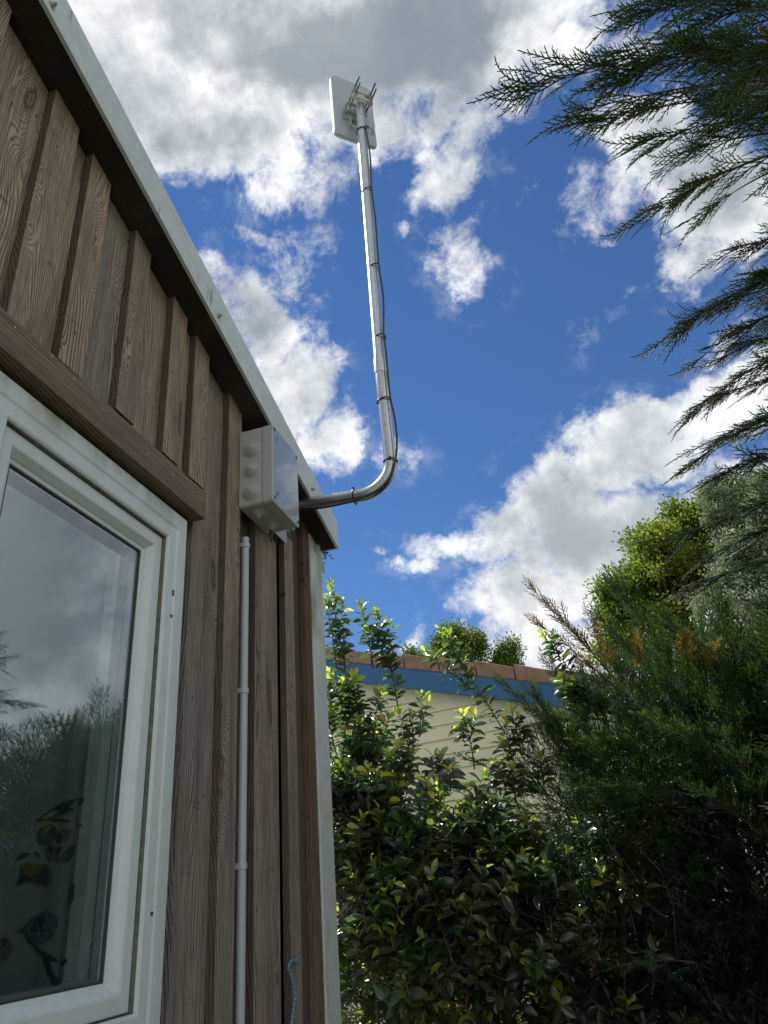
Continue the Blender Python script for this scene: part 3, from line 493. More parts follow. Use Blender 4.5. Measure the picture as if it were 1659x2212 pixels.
dstroke(darc(.066, zc + .016, .010, .012, 170, -40) + [(.056, zc - .022), (.058, zc - .024), (.078, zc - .024)]); dstroke(darc(.097, zc + .013, .010, .012, 150, -80)); dstroke(darc(.097, zc - .012, .011, .013, 90, -150))
dg.build('lettering', INK, hou)
# clamp jaws: two bars either side, rods through them
for dz in (0.030, 0.085):
    for n in (.034, -.036):
        b_ = MB(); pr = [(-.060, -.009), (-.022, -.009), (-.015, .004), (.015, .004), (.022, -.009), (.060, -.009), (.064, 0), (.060, .012), (-.060, .012), (-.064, 0)] if n > 0 else [(-.06, -.012), (.06, -.012), (.06, .009), (-.06, .009)]
        b_.prism([loc(u, n + v_, dz - .012) for u, v_ in pr], [loc(u, n + v_, dz + .012) for u, v_ in pr]); b_.build('clamp_jaw', CLAMPM, AN, bevel=.003)
    for u in (-.048, .048):
        b_ = MB(); b_.tube([loc(u, -.060, dz), loc(u, .118, dz)], .0045, 10)
        for i in range(26): n_ = .05 + i * .0026; b_.tube([loc(u, n_, dz), loc(u, n_ + .0012, dz)], .0050, 10)
        rod = b_.build('threaded_rod', ROD, AN); b_ = MB(); b_.tube([loc(u, .046, dz), loc(u, .049, dz)], .0105, 14); b_.tube([loc(u, .049, dz), loc(u, .058, dz)], .0085, 6, smooth=False); b_.build('nut', ZINC, rod)
b_ = MB(); b_.box((0, 0, 0), (.001, .001, .001)); b_ = MB()
pl = [(-.05, -.073), (-.05, -.058), (.05, -.058), (.05, -.073)]; b_.prism([loc(u, n, -.02) for u, n in pl], [loc(u, n, .13) for u, n in pl]); b_.build('mounting_plate', CLAMPM, AN, bevel=.002)
b_ = MB()
for i in range(4): pl = [(-.075, -.074), (-.075, -.060 + .002 * i), (-.052, -.056), (-.052, -.074)]; b_.prism([loc(u, n, -.02 + i * .016) for u, n in pl], [loc(u, n, -.016 + i * .016) for u, n in pl])
pl = [(-.042, -.074), (-.042, -.045), (-.037, -.045), (-.037, -.074)]; b_.prism([loc(u, n, -.085) for u, n in pl], [loc(u, n, -.02) for u, n in pl]); b_.tube([loc(-.03, -.06, -.08), loc(-.01, -.055, -.09)], .004, 8)
b_.build('bracket_rib', CLAMPM, AN)

# ---------------------------------------------------------------- foliage machinery (numpy)
rng = np.random.default_rng(11)
def npmesh(name, V, F, mats, parent, tint=None, smooth=False, loc0=None):
    """V (n,3), F (m,4) or (m,3)"""
    me = bpy.data.meshes.new(name); n, m, s_ = len(V), len(F), F.shape[1]; base = np.array(parent.location if parent is not None else (loc0 or (0, 0, 0)))
    me.vertices.add(n); me.vertices.foreach_set('co', (V - base).astype(np.float32).ravel()); me.loops.add(m * s_); me.loops.foreach_set('vertex_index', F.astype(np.int32).ravel())
    me.polygons.add(m); me.polygons.foreach_set('loop_start', np.arange(0, m * s_, s_, dtype=np.int32)); me.polygons.foreach_set('loop_total', np.full(m, s_, np.int32))
    if smooth: me.polygons.foreach_set('use_smooth', np.ones(m, bool))
    if tint is not None: a = me.attributes.new('tint', 'FLOAT', 'POINT'); a.data.foreach_set('value', tint.astype(np.float32))
    me.update(calc_edges=True)
    for q in (mats if isinstance(mats, (list, tuple)) else [mats]): me.materials.append(q)
    o = bpy.data.objects.new(name, me); link(o, parent)
    if parent is None: o.location = loc0 or (0, 0, 0)
    return o
def frond_segs(L, step, seed, whip=0.25, depth=2, ang=0.66, wid=0.42):
    """flattened scale-leaf spray in the XY plane pointing +Y: list of (p0,p1,r)"""
    r_ = np.random.default_rng(seed); S = []
    def br(p, a, ln, lev, rad):
        n = max(1, int(round(ln / step))); st = ln / n; side = 1 if r_.random() < .5 else -1; da = r_.normal(0, .006)
        for i in range(n):
            a2 = a + r_.normal(0, .05) + da * i; q = p + np.array([math.sin(a2) * st, math.cos(a2) * st, r_.normal(0, .06) * st]); t = (i + 1) / n
            S.append((p, q, rad * (1 - .35 * t))); p = q; a = a * .6 + a2 * .4
            if lev < depth and (i >= (1 if lev else 2)):
                if lev == 0: l2 = ln * wid * min(1, (i + 1) / (n * .3)) * max(0, (1 - t)) ** .7 * r_.uniform(.7, 1.1) * (1 if t < 1 - whip else .55)
                else: l2 = ln * .45 * (1 - t * .8) * r_.uniform(.6, 1.1)
                if l2 > step * .55: br(p.copy(), a + side * (ang if lev == 0 else .6) * r_.uniform(.8, 1.2), l2, lev + 1, rad * (.82 if lev == 0 else .9))
                side = -side
    br(np.zeros(3), 0.0, L, 0, 1.0); return S
def frond_mesh(S, r, prism):
    V = []; F = []
    for p, q, rr in S:
        w = rr * r; d = q - p; ln = np.linalg.norm(d); d = d / ln; x = np.cross(d, (0, 0, 1)); x /= np.linalg.norm(x); q2 = q + d * w; b = len(V)
        if prism:
            for a in (90, 210, 330):
                o = (x * math.cos(RAD(a)) + np.array((0, 0, 1)) * math.sin(RAD(a))) * w; V.append(p + o * 1.05); V.append(q2 + o * .72)
            F += [(b, b + 2, b + 3, b + 1), (b + 2, b + 4, b + 5, b + 3), (b + 4, b, b + 1, b + 5)]
        else:
            t = (abs(hash((round(p[0] * 1e4), round(p[1] * 1e4)))) % 100) / 100 * 1.6 - .8; o = (x * math.cos(t) + np.array((0, 0, 1)) * math.sin(t)) * w; V += [p + o, p - o, q2 - o * .6, q2 + o * .6]; F.append((b, b + 1, b + 2, b + 3))
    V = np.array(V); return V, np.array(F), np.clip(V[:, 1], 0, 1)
NEAR = [frond_mesh(frond_segs(1.0, .050, 100 + i, .40, ang=.52, wid=.36), .0130, True) for i in range(7)]
MED = [frond_mesh(frond_segs(1.0, .085, 200 + i, .22, ang=.6, wid=.5), .027, False) for i in range(9)]
BULK = [frond_mesh(frond_segs(1.0, .085, 300 + i, .1, wid=.6), .032, False) for i in range(6)]
print('segs', len(NEAR[0][1]) // 3, len(MED[0][1]), len(BULK[0][1]))
def orient(D, N):
    D = D / np.linalg.norm(D, axis=1, keepdims=True); X = np.cross(D, N); X /= np.linalg.norm(X, axis=1, keepdims=True) + 1e-9; Z = np.cross(X, D); return np.stack([X, D, Z], axis=2)
def scatter(protos, P, D, N, S, T):
    """instances -> one vertex / face / tint array"""
    R = orient(D, N); idx = rng.integers(0, len(protos), len(P)); VV = []; FF = []; TT = []; b = 0
    for i, pr in enumerate(protos):
        V, F = pr[0], pr[1]; k_ = np.where(idx == i)[0]
        if len(k_) == 0: continue
        W_ = np.einsum('kij,vj->kvi', R[k_], V) * S[k_][:, None, None] + P[k_][:, None, :]
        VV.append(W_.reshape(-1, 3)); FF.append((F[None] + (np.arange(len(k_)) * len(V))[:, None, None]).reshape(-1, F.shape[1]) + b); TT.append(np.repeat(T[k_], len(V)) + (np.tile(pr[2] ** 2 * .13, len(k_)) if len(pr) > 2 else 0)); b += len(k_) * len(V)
    return np.concatenate(VV), np.concatenate(FF), np.concatenate(TT)
def join(parts):
    VV = []; FF = []; TT = []; b = 0
    for V, F, T in parts: VV.append(V); FF.append(F + b); TT.append(T); b += len(V)
    return np.concatenate(VV), np.concatenate(FF), np.concatenate(TT)
def leafmat(name, stops, rough=.55, trans=.3, spec=.35, tcol=1.6, nscale=14.0, nvar=.12):
    m, k, b = mat(name); a = k.new('ShaderNodeAttribute', attribute_name='tint'); g = k.new('ShaderNodeNewGeometry'); n = k.noise(g.outputs['Position'], nscale, 3, .6)
    f = k.m('ADD', a.outputs['Fac'], k.m('MULTIPLY', k.m('SUBTRACT', n, .5), nvar * 2), clamp=True); c = k.ramp(f, stops)
    k.put(b.inputs['Base Color'], c); b.inputs['Roughness'].default_value = rough; b.inputs['Specular IOR Level'].default_value = spec
    t = k.new('ShaderNodeBsdfTranslucent'); k.put(t.inputs[0], k.mix(1.0, c, (tcol, tcol * 1.05, tcol * .55), 'MULTIPLY')); mx = k.new('ShaderNodeMixShader'); mx.inputs[0].default_value = trans
    o = k.n['Material Output']; k.l.new(b.outputs[0], mx.inputs[1]); k.l.new(t.outputs[0], mx.inputs[2]); k.l.new(mx.outputs[0], o.inputs[0]); return m
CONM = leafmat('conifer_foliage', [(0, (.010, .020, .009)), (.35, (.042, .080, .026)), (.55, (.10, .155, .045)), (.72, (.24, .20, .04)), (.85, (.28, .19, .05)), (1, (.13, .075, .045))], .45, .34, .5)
BROADM = leafmat('broad_leaf', [(0, (.028, .045, .032)), (.3, (.045, .078, .040)), (.52, (.14, .22, .04)), (.72, (.36, .42, .05)), (.9, (.48, .36, .07)), (1, (.30, .12, .05))], .25, .50, 1.4, 2.6, nvar=.08)
OAKM = leafmat('oak_leaf', [(0, (.04, .07, .015)), (.5, (.10, .145, .024)), (1, (.20, .24, .04))], .5, .5, .3, 1.8)
BEAMM = leafmat('silver_leaf', [(0, (.10, .14, .09)), (.5, (.20, .25, .18)), (1, (.42, .46, .40))], .5, .3, .4, 1.2)
BARK = simple('bark', (0.065, 0.048, 0.035), .9, var=.4, scale=40); TWIG = simple('red_twig', (0.13, 0.06, 0.04), .7, var=.3, scale=60); CTWIG = simple('conifer_twig', (0.07, 0.04, 0.025), .8, var=.3, scale=60)
def unit(n): v_ = rng.normal(size=(n, 3)); return v_ / np.linalg.norm(v_, axis=1, keepdims=True)
def ellfill(c, r, n, shell=.55):
    u = unit(n); q = rng.uniform(shell, 1, n) ** .7; return np.array(c) + u * np.array(r) * q[:, None], u
def bezier(a, m_, b, n=14): return [a * (1 - t) ** 2 + m_ * 2 * t * (1 - t) + b * t * t for t in np.linspace(0, 1, n)]
def conbranch(a, b, sag, nf, fl, tint, protos, mb, rad=.006, spread=.42, start=.12, tv=.05):
    """a conifer branch: wooden core into mb, returns frond parts"""
    a = Vector(a); b = Vector(b); mid = (a + b) / 2 + Vector((0, 0, sag)); pts = bezier(a, mid, b, 16); own = MB(); own.tube(pts, [max(.0012, rad * (1 - i / 15)) for i in range(16)], 5)
    own.build('branch', CTWIG, mb)
    t = np.sort(rng.uniform(start, .98, nf)); P = []; D = []; N = []
    for i, s_ in enumerate(t):
        j = s_ * 15; i0 = min(14, int(j)); p = pts[i0].lerp(pts[i0 + 1], j - i0); d = (pts[i0 + 1] - pts[i0]).normalized(); side = Vector(d.cross(Vector((0, 0, 1)))).normalized(); w = rng.uniform(0, 2 * math.pi) if rng.random() < .5 else (0 if i % 2 else math.pi)
        o = side * math.cos(w) + d.cross(side) * math.sin(w) * .7; P.append(p); D.append(d + o * spread * rng.uniform(.5, 1.1) + Vector((0, 0, -.05))); N.append(Vector((0, 0, 1)) + Vector(rng.normal(0, .45, 3)))
    S = fl * rng.uniform(.5, 1.0, nf) * (1.05 - .35 * t); P.append(pts[-2]); D.append(pts[-1] - pts[-3]); N.append(Vector((0, .2, 1))); S = np.append(S, fl * .75)
    T = np.append(tint + rng.normal(0, tv, nf), tint); return scatter(protos, np.array([tuple(p) for p in P]), np.array([tuple(p) for p in D]), np.array([tuple(p) for p in N]), S, np.clip(T, 0, 1))
def conmass(c, r, n, L, tint, tv=.06, upb=.5, shell=.55, out=1.0, protos=MED, zmin=-1.6):
    P, u = ellfill(c, r, n, shell); k_ = P[:, 2] > zmin; P, u = P[k_], u[k_]; n = len(P)
    D = u * out + np.array((0, 0, upb)) + rng.normal(0, .35, (n, 3)); N = unit(n) * .7 + np.array((0, 0, .6)); return scatter(protos, P - D / np.linalg.norm(D, axis=1, keepdims=True) * L * .5, D, N, L * rng.uniform(.6, 1.25, n), np.clip(tint + rng.normal(0, tv, n), 0, .58))

# ---------------------------------------------------------------- conifer C: tall, leaning over the passage from the right (top right of the view)
TC = empty('conifer_tree', (2.0, 1.5, -1.6), 'tall conifer with drooping sprays reaching in over the passage at upper right', 'conifer')
mb = MB(); mb.tube([(2.0, 1.5, -1.6), (2.02, 1.5, .5), (1.98, 1.55, 2.5), (2.0, 1.5, 4.2)], [.11, .09, .06, .02], 10); mb.build('trunk', BARK, TC)
parts = []
#  root px, tip px, root dist, tip dist, fronds, frond length
NB = [((1790, 120), (1135, 195), 2.7, 2.25, .14, 58, .34), ((1790, 40), (1385, 25), 2.8, 2.4, .10, 46, .32), ((1790, 175), (1245, 245), 2.7, 2.3, .10, 50, .30), ((1780, 215), (1290, 262), 2.6, 2.3, .09, 40, .28),
      ((1790, 90), (1330, 115), 2.9, 2.5, .10, 50, .30), ((1800, 250), (1400, 300), 2.6, 2.35, .06, 30, .28), ((1790, 300), (1375, 480), 2.55, 2.2, .08, 34, .26), ((1790, 330), (1530, 455), 2.6, 2.3, .06, 22, .24),
      ((1790, 280), (1470, 330), 2.7, 2.4, .05, 26, .25), ((1800, 10), (1480, -20), 2.7, 2.4, .05, 30, .32), ((1800, 140), (1500, 110), 2.5, 2.35, .05, 26, .30), ((1800, 200), (1560, 250), 2.5, 2.4, .03, 30, .26), ((1800, 60), (1600, 170), 2.4, 2.3, .03, 34, .28)]
for (r0, t0, d0, d1, sag, nf, fl) in NB: parts.append(conbranch(atD(*r0, d0), atD(*t0, d1), sag, int(nf * .62), fl * .95, .40, NEAR, TC))
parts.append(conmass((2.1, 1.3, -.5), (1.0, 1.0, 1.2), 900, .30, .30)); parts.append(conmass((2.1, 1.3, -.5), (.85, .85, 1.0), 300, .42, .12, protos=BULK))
V, F, T = join(parts)
npmesh('foliage', V, F, CONM, TC, T)
# conifer B: right edge
TB = empty('conifer_tree', (1.6, 2.75, -1.6), 'dark conifer filling the right edge of the view with loose side sprays', 'conifer')
mb = MB(); mb.tube([(1.6, 2.75, -1.6), (1.6, 2.75, .5), (1.62, 2.8, 2.2), (1.65, 2.8, 4.0)], [.10, .08, .05, .015], 10); mb.build('trunk', BARK, TB); parts = []; mb = MB()
NB2 = [((1800, 560), (1425, 740), 3.1, 2.7, .10, 40, .30), ((1790, 500), (1570, 548), 3.0, 2.8, .05, 24, .26), ((1800, 600), (1490, 690), 3.1, 2.8, .07, 30, .28), ((1800, 640), (1510, 775), 3.0, 2.75, .08, 34, .28), ((1800, 700), (1560, 770), 2.9, 2.8, .04, 30, .26),
       ((1800, 730), (1510, 880), 3.0, 2.8, .08, 34, .28), ((1790, 800), (1570, 850), 2.9, 2.75, .04, 26, .26), ((1800, 860), (1500, 1000), 3.0, 2.75, .08, 36, .28), ((1800, 900), (1520, 960), 3.1, 2.9, .05, 30, .28), ((1810, 960), (1560, 1020), 3.0, 2.8, .05, 34, .28),
       ((1820, 1050), (1500, 1150), 3.1, 2.9, .06, 30, .28), ((1820, 1100), (1540, 1200), 3.1, 2.9, .05, 34, .28), ((1820, 1180), (1490, 1270), 3.2, 3.0, .05, 36, .28), ((1820, 520), (1600, 640), 3.1, 2.9, .04, 30, .26)]
for (r0, t0, d0, d1, sag, nf, fl) in NB2: parts.append(conbranch(atD(*r0, d0), atD(*t0, d1), sag, int(nf * .65), fl * .9, .30, NEAR, TB))
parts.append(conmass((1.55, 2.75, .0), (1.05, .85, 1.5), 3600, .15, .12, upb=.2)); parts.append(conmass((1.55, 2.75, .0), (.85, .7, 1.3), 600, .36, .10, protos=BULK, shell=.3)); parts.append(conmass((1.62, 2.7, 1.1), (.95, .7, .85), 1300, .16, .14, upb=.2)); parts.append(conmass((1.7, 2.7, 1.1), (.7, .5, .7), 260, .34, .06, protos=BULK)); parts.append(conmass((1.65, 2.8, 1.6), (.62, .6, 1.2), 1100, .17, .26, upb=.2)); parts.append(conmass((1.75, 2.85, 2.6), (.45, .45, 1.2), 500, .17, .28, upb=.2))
V, F, T = join(parts); npmesh('foliage', V, F, CONM, TB, T)
# conifer A: hedge conifer at the middle right
TA = empty('conifer_tree', (.5, 4.1, -1.6), 'bushy green hedge conifer with golden and brown dying sprays beside the leafy shrub', 'conifer')
mb = MB(); mb.tube([(.5, 4.1, -1.6), (.52, 4.1, -.3), (.5, 4.1, .8)], [.09, .07, .02], 10); mb.build('trunk', BARK, TA); parts = []; mb = MB()
parts.append(conmass((.66, 4.0, -.05), (.85, .62, 1.22), 5000, .15, .27, upb=.45)); parts.append(conmass((.66, 4.05, -.15), (.72, .5, 1.08), 1000, .32, .10, upb=.6, protos=BULK, shell=.3)); parts.append(conmass((.0, 4.05, -.5), (.34, .38, .85), 260, .3, .1, protos=BULK, shell=.3)); parts.append(conmass((.8, 3.7, -.9), (.85, .42, .8), 500, .32, .08, protos=BULK, shell=.3)); parts.append(conmass((1.1, 3.95, .5), (.5, .42, .5), 300, .3, .12, protos=BULK, shell=.3)); parts.append(conmass((.0, 4.0, -.3), (.42, .5, 1.05), 1800, .14, .22, upb=.4)); parts.append(conmass((-.16, 3.65, .30), (.28, .25, .42), 700, .13, .28, upb=.4)); parts.append(conmass((.12, 3.7, .5), (.3, .28, .45), 700, .14, .30, upb=.5)); parts.append(conmass((.75, 3.7, -.9), (.9, .5, .9), 1700, .15, .08, upb=.1)); parts.append(conmass((1.1, 3.9, .55), (.6, .5, .62), 1700, .15, .30, upb=.5))  # low and inner masses tinted darker, deepening the hedge's shade in colour
for (r0, t0, Y, nf, fl, tint, sp_) in (((1330, 1470), (1150, 1272), 3.6, 46, .17, .95, .5), ((1320, 1470), (1272, 1330), 3.62, 22, .13, .93, .45), ((1345, 1500), (1160, 1345), 3.58, 34, .16, .9, .5), ((1390, 1470), (1377, 1385), 3.6, 20, .11, .76, .5), ((1490, 1460), (1480, 1385), 3.6, 26, .13, .78, .6), ((1510, 1470), (1540, 1400), 3.6, 20, .12, .76, .6), ((1345, 1500), (1320, 1410), 3.6, 16, .10, .92, .5),
                                     ((1480, 1500), (1330, 1260), 3.7, 44, .22, .36, .6), ((1460, 1520), (1300, 1340), 3.65, 40, .20, .34, .6), ((1560, 1480), (1430, 1330), 3.7, 40, .20, .36, .6), ((1620, 1500), (1540, 1290), 3.7, 44, .22, .34, .6), ((1250, 1640), (1095, 1480), 3.5, 46, .17, .30, .7), ((1240, 1660), (1150, 1500), 3.5, 40, .17, .31, .7), ((1290, 1620), (1190, 1440), 3.55, 36, .18, .33, .6), ((1250, 1760), (1010, 1640), 3.45, 34, .16, .28, .6), ((1200, 1720), (960, 1700), 3.45, 30, .14, .26, .6), ((880, 1760), (760, 1660), 3.5, 30, .15, .27, .6), ((1330, 1560), (1190, 1560), 3.5, 30, .18, .36, .6), ((1420, 1640), (1270, 1600), 3.4, 34, .18, .38, .6), ((1500, 1720), (1300, 1700), 3.3, 34, .18, .30, .6), ((1560, 1640), (1420, 1560), 3.3, 34, .2, .38, .6),
                                     ((1640, 1800), (1500, 1700), 3.1, 34, .12, .2, .9), ((1500, 2080), (1330, 2090), 3.2, 30, .11, .24, .9), ((1659, 1750), (1560, 1590), 3.1, 34, .13, .28, .9)):
    parts.append(conbranch(atY(*r0, Y + .12), atY(*t0, Y),   .03, nf, fl, tint, MED, TA, .004, sp_, .12, .03))
V, F, T = join(parts); npmesh('foliage', V, F, CONM, TA, T)
# conifer D: low one behind the shrub
TD = empty('conifer_shrub', (-.8, 4.6, -1.6), 'low dark conifer sprays showing under the leafy shrub beside the cabin corner', 'conifer')
mb = MB(); mb.tube([(-.8, 4.6, -1.6), (-.8, 4.6, -.4)], [.05, .02], 8); mb.build('trunk', BARK, TD)
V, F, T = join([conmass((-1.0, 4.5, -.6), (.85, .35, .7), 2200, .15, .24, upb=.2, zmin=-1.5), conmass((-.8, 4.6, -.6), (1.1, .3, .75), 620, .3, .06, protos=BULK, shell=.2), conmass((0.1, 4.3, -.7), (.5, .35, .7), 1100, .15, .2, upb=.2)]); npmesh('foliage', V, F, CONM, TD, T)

# ---------------------------------------------------------------- broadleaf shrub
def leaf_proto(seed, cup, fold):
    r_ = np.random.default_rng(seed); V = []; n = 5; prof = [.10, .50, .86, 1.0, .80, .12]
    for i in range(n + 1):
        t = i / n; w = .235 * prof[i]; z = -cup * t * t
        V += [(-w, t, z + fold * w * 1.0), (0, t, z), (w, t, z + fold * w)]
    F = []
    for i in range(n): a = i * 3; F += [(a, a + 1, a + 4, a + 3), (a + 1, a + 2, a + 5, a + 4)]
    return np.array(V), np.array(F)
LEAVES = [leaf_proto(i, c_, f_) for i, (c_, f_) in enumerate(((.12, .5), (.25, .7), (-.08, .4), (.35, .3), (.05, .9)))]
def shoot(a, b, bend, nl, ll, mb, dark, tiplime, rad=.004, start=.1):
    a = Vector(a); b = Vector(b); pts = bezier(a, (a + b) / 2 + Vector(bend), b, 10); mb.tube(pts, [max(.0014, rad * (1 - .75 * i / 9)) for i in range(10)], 5); P = []; D = []; N = []; S = []; T = []; ph = rng.uniform(0, 6)
    for i in range(nl):
        s_ = start + (1 - start) * (i + .5) / nl; j = s_ * 9; i0 = min(8, int(j)); p = pts[i0].lerp(pts[i0 + 1], j - i0); d = (pts[i0 + 1] - pts[i0]).normalized(); x = d.orthogonal().normalized(); y = d.cross(x); ph += 2.399
        o = x * math.cos(ph) + y * math.sin(ph); tipf = max(0, (s_ - .78) / .22); up_ = .35 + 1.6 * tipf + rng.normal(0, .15); dd = (o + d * up_ + Vector((0, 0, -.12 * (1 - tipf)))).normalized()
        P.append(tuple(p)); D.append(tuple(dd)); N.append(tuple(d * 1.0 - o * .25 + Vector(rng.normal(0, .38, 3)))); S.append(ll * (1 - .45 * tipf) * rng.uniform(.6, 1.25)); T.append(dark + rng.normal(0, .05) + (tiplime * tipf ** .6 if tipf > 0 else 0) + (.55 if rng.random() < .03 else 0))
    return scatter(LEAVES, np.array(P), np.array(D), np.array(N), np.array(S), np.clip(T, 0, 1))
SH = empty('broadleaf_shrub', (-.75, 3.75, -1.6), 'leafy evergreen shrub with lime new tips growing beside the white cabin corner', 'shrub')
parts = []; mb = MB(); hz = lambda x, y: (658.3 + x * .2645, 1206.9 + y * .2645)
EX = [((200, 175), (430, 1500), 3.35, 60, .30), ((300, 330), (330, 900), 3.38, 26, .3), ((170, 330), (260, 900), 3.3, 26, .3), ((455, 365), (560, 900), 3.4, 26, .3), ((585, 425), (770, 1260), 3.42, 46, .35), ((500, 560), (740, 980), 3.4, 26, .4), ((680, 510), (700, 900), 3.45, 18, .35), ((1095, 560), (1640, 1430), 3.6, 40, .35), ((980, 745), (1390, 1080), 3.6, 22, .35), ((1165, 600), (1330, 960), 3.62, 16, .3),
      ((950, 1100), (935, 1460), 3.45, 12, .45), ((1010, 1165), (945, 1440), 3.47, 8, .4), ((1275, 1245), (1385, 1720), 3.4, 16, .6), ((1390, 1270), (1350, 1470), 3.4, 9, .6), ((1240, 1385), (1340, 1480), 3.4, 7, .6), ((195, 920), (350, 1400), 3.3, 24, .6), ((170, 1030), (260, 1400), 3.28, 20, .6), ((395, 945), (440, 1350), 3.3, 26, .6), ((310, 990), (420, 1400), 3.32, 20, .55), ((620, 1080), (560, 1500), 3.35, 22, .5),
      ((190, 1230), (260, 1600), 3.25, 22, .6), ((440, 1310), (480, 1600), 3.3, 20, .5), ((770, 1245), (880, 1640), 3.32, 22, .6), ((880, 1270), (890, 1600), 3.35, 16, .4), ((690, 1290), (600, 1640), 3.3, 16, .4), ((770, 1510), (830, 1800), 3.25, 20, .6), ((690, 1580), (760, 1850), 3.22, 16, .6), ((890, 1600), (850, 1850), 3.25, 12, .5), ((1180, 1720), (1190, 1900), 3.25, 12, .6), ((1060, 1600), (1050, 1800), 3.3, 10, .45), ((1110, 1605), (1100, 1800), 3.3, 10, .45),
      ((520, 1700), (520, 1950), 3.25, 12, .5), ((995, 1820), (1000, 2000), 3.2, 10, .55), ((1560, 1650), (1640, 1900), 3.4, 16, .6), ((1600, 1480), (1700, 1800), 3.45, 18, .6), ((1640, 1330), (1700, 1650), 3.5, 18, .6), ((1690, 1700), (1720, 1950), 3.4, 14, .6)]
for (t0, r0, Y, nl_, tl) in EX: parts.append(shoot(atY(*hz(*r0), Y + .05), atY(*hz(*t0), Y), (rng.normal(0, .01), 0, .01), int(nl_ * 1.6), .066, mb, .26, tl))
r5 = lambda x, y: ((2000 + x / 1.6201) * .5486, (2200 + y / 1.6201) * .5486)
for (t0, r0, nl_, tl) in (((225, 485), (520, 880), 34, .45), ((280, 500), (330, 640), 10, .5), ((330, 760), (450, 960), 18, .62), ((420, 790), (480, 950), 16, .62), ((500, 830), (560, 1000), 20, .3), ((20, 960), (90, 1250), 16, .62), ((60, 1000), (100, 1250), 14, .6), ((200, 1270), (230, 1450), 14, .5), ((420, 1200), (400, 1350), 14, .3), ((20, 1430), (70, 1600), 12, .6), ((600, 870), (620, 1000), 14, .2)):
    parts.append(shoot(atY(*r5(*r0), 3.5), atY(*r5(*t0), 3.45), (0, 0, .01), int(nl_ * 1.4), .066, mb, .24, tl))
def shrubfill(c, r, n, ll, dark):
    P, u = ellfill(c, r, n, .25)
    for p, q in zip(P, u):
        if p[2] < -.08 and rng.random() < .5: continue
        d = Vector(q) * .5 + Vector((0, 0, .7)) + Vector(rng.normal(0, .3, 3)); d.normalize(); L_ = rng.uniform(.14, .30); a = Vector(p) - d * L_; parts.append(shoot(a, Vector(p), tuple(rng.normal(0, .02, 3)), int(rng.integers(14, 24)), ll * rng.uniform(.85, 1.15), mb, dark + rng.normal(0, .03), .5 if rng.random() < .55 else .12, .003))
shrubfill((-1.2, 3.6, .45), (.32, .3, .5), 110, .066, .26); shrubfill((-.66, 3.62, .05), (.42, .3, .48), 110, .068, .24); shrubfill((-1.15, 3.75, -.10), (.45, .42, 1.0), 230, .070, .20); shrubfill((-.62, 3.72, -.35), (.52, .42, .92), 280, .072, .18); shrubfill((-.15, 3.65, -.45), (.40, .35, .80), 150, .070, .18); shrubfill((-.75, 3.45, -.1), (.65, .2, .55), 110, .078, .2)
V, F, T = join(parts); 
mb.build('twig', TWIG, SH); npmesh('foliage', V, F, BROADM, SH, T, smooth=True)
for (x0, pts_) in ((0, [(-.62, 3.8, -1.6), (-.64, 3.78, -1.0), (-.72, 3.75, -.5), (-.85, 3.7, .1)]), (1, [(-.55, 3.82, -1.6), (-.52, 3.8, -.9), (-.42, 3.76, -.4), (-.35, 3.7, .1)]), (2, [(-.68, 3.8, -1.6), (-.8, 3.8, -.9), (-.95, 3.72, -.3), (-1.05, 3.6, .3)]), (3, [(-.5, 3.8, -1.6), (-.3, 3.75, -.9), (-.1, 3.7, -.4), (.0, 3.6, 0)]), (4, [(-.72, 3.85, -1.6), (-.72, 3.85, -.8), (-.62, 3.8, -.2), (-.6, 3.7, .35)])):
    s2 = MB(); P4 = smooth([Vector(p) for p in pts_], 5); s2.tube(P4, list(np.linspace(.035, .010, len(P4))), 8); s2.build('stem', BARK, SH)
tw = MB()
for i in range(420):
    a = Vector((rng.uniform(-1.4, .25), rng.uniform(3.5, 4.1), rng.uniform(-1.3, .1))); d = Vector(rng.normal(0, 1, 3)) + Vector((0, 0, .9)); d.normalize(); L_ = rng.uniform(.12, .4); tw.tube([a, a + d * L_ * .5 + Vector(rng.normal(0, .02, 3)), a + d * L_], [.003, .0022, .001], 4)
tw.build('bare_twig', simple('grey_twig', (.13, .10, .075), .8, var=.4, scale=30), SH)

# ---------------------------------------------------------------- neighbour's house
HO = empty('neighbour_house', (-1.5, 7.2, -1.6), 'cream weatherboarded house with blue verge board and clay verge tiles', 'house')
hh = Vector((.97988, -.19959, 0)); hn = Vector((-.19959, -.97988, 0))       # along the wall to the right / towards the viewer
HP = Vector((-1.539, 7.0, 0))
def hl(u, n, z): return HP + hh * u + hn * n + Vector((0, 0, z))
def vz(u): return 1.944 - .303 * u         # upper edge of the blue board at distance u to the right
CREAM = simple('cream_board', (.72, .675, .46), .5, var=.04, scale=2); BLUE = simple('blue_paint', (.02, .115, .26), .4, var=.08, scale=6); CLAY = simple('clay_tile', (.27, .165, .11), .75, var=.25, scale=12)
ULE, URI = -1.6, 3.2
b_ = MB(); zz_ = -1.6; pitch = .136
while zz_ < 2.3:
    z1 = zz_ + pitch; ulim = min(URI, (1.944 - .06 - z1) / .303)
    if ulim > ULE: b_.prism([hl(ULE, .022, zz_), hl(ulim, .022, zz_), hl(ulim, 0, zz_), hl(ULE, 0, zz_)], [hl(ULE, .008, z1 - .002), hl(ulim, .008, z1 - .002), hl(ulim, 0, z1 - .002), hl(ULE, 0, z1 - .002)])
    zz_ = z1
b_.build('weatherboard', CREAM, HO)
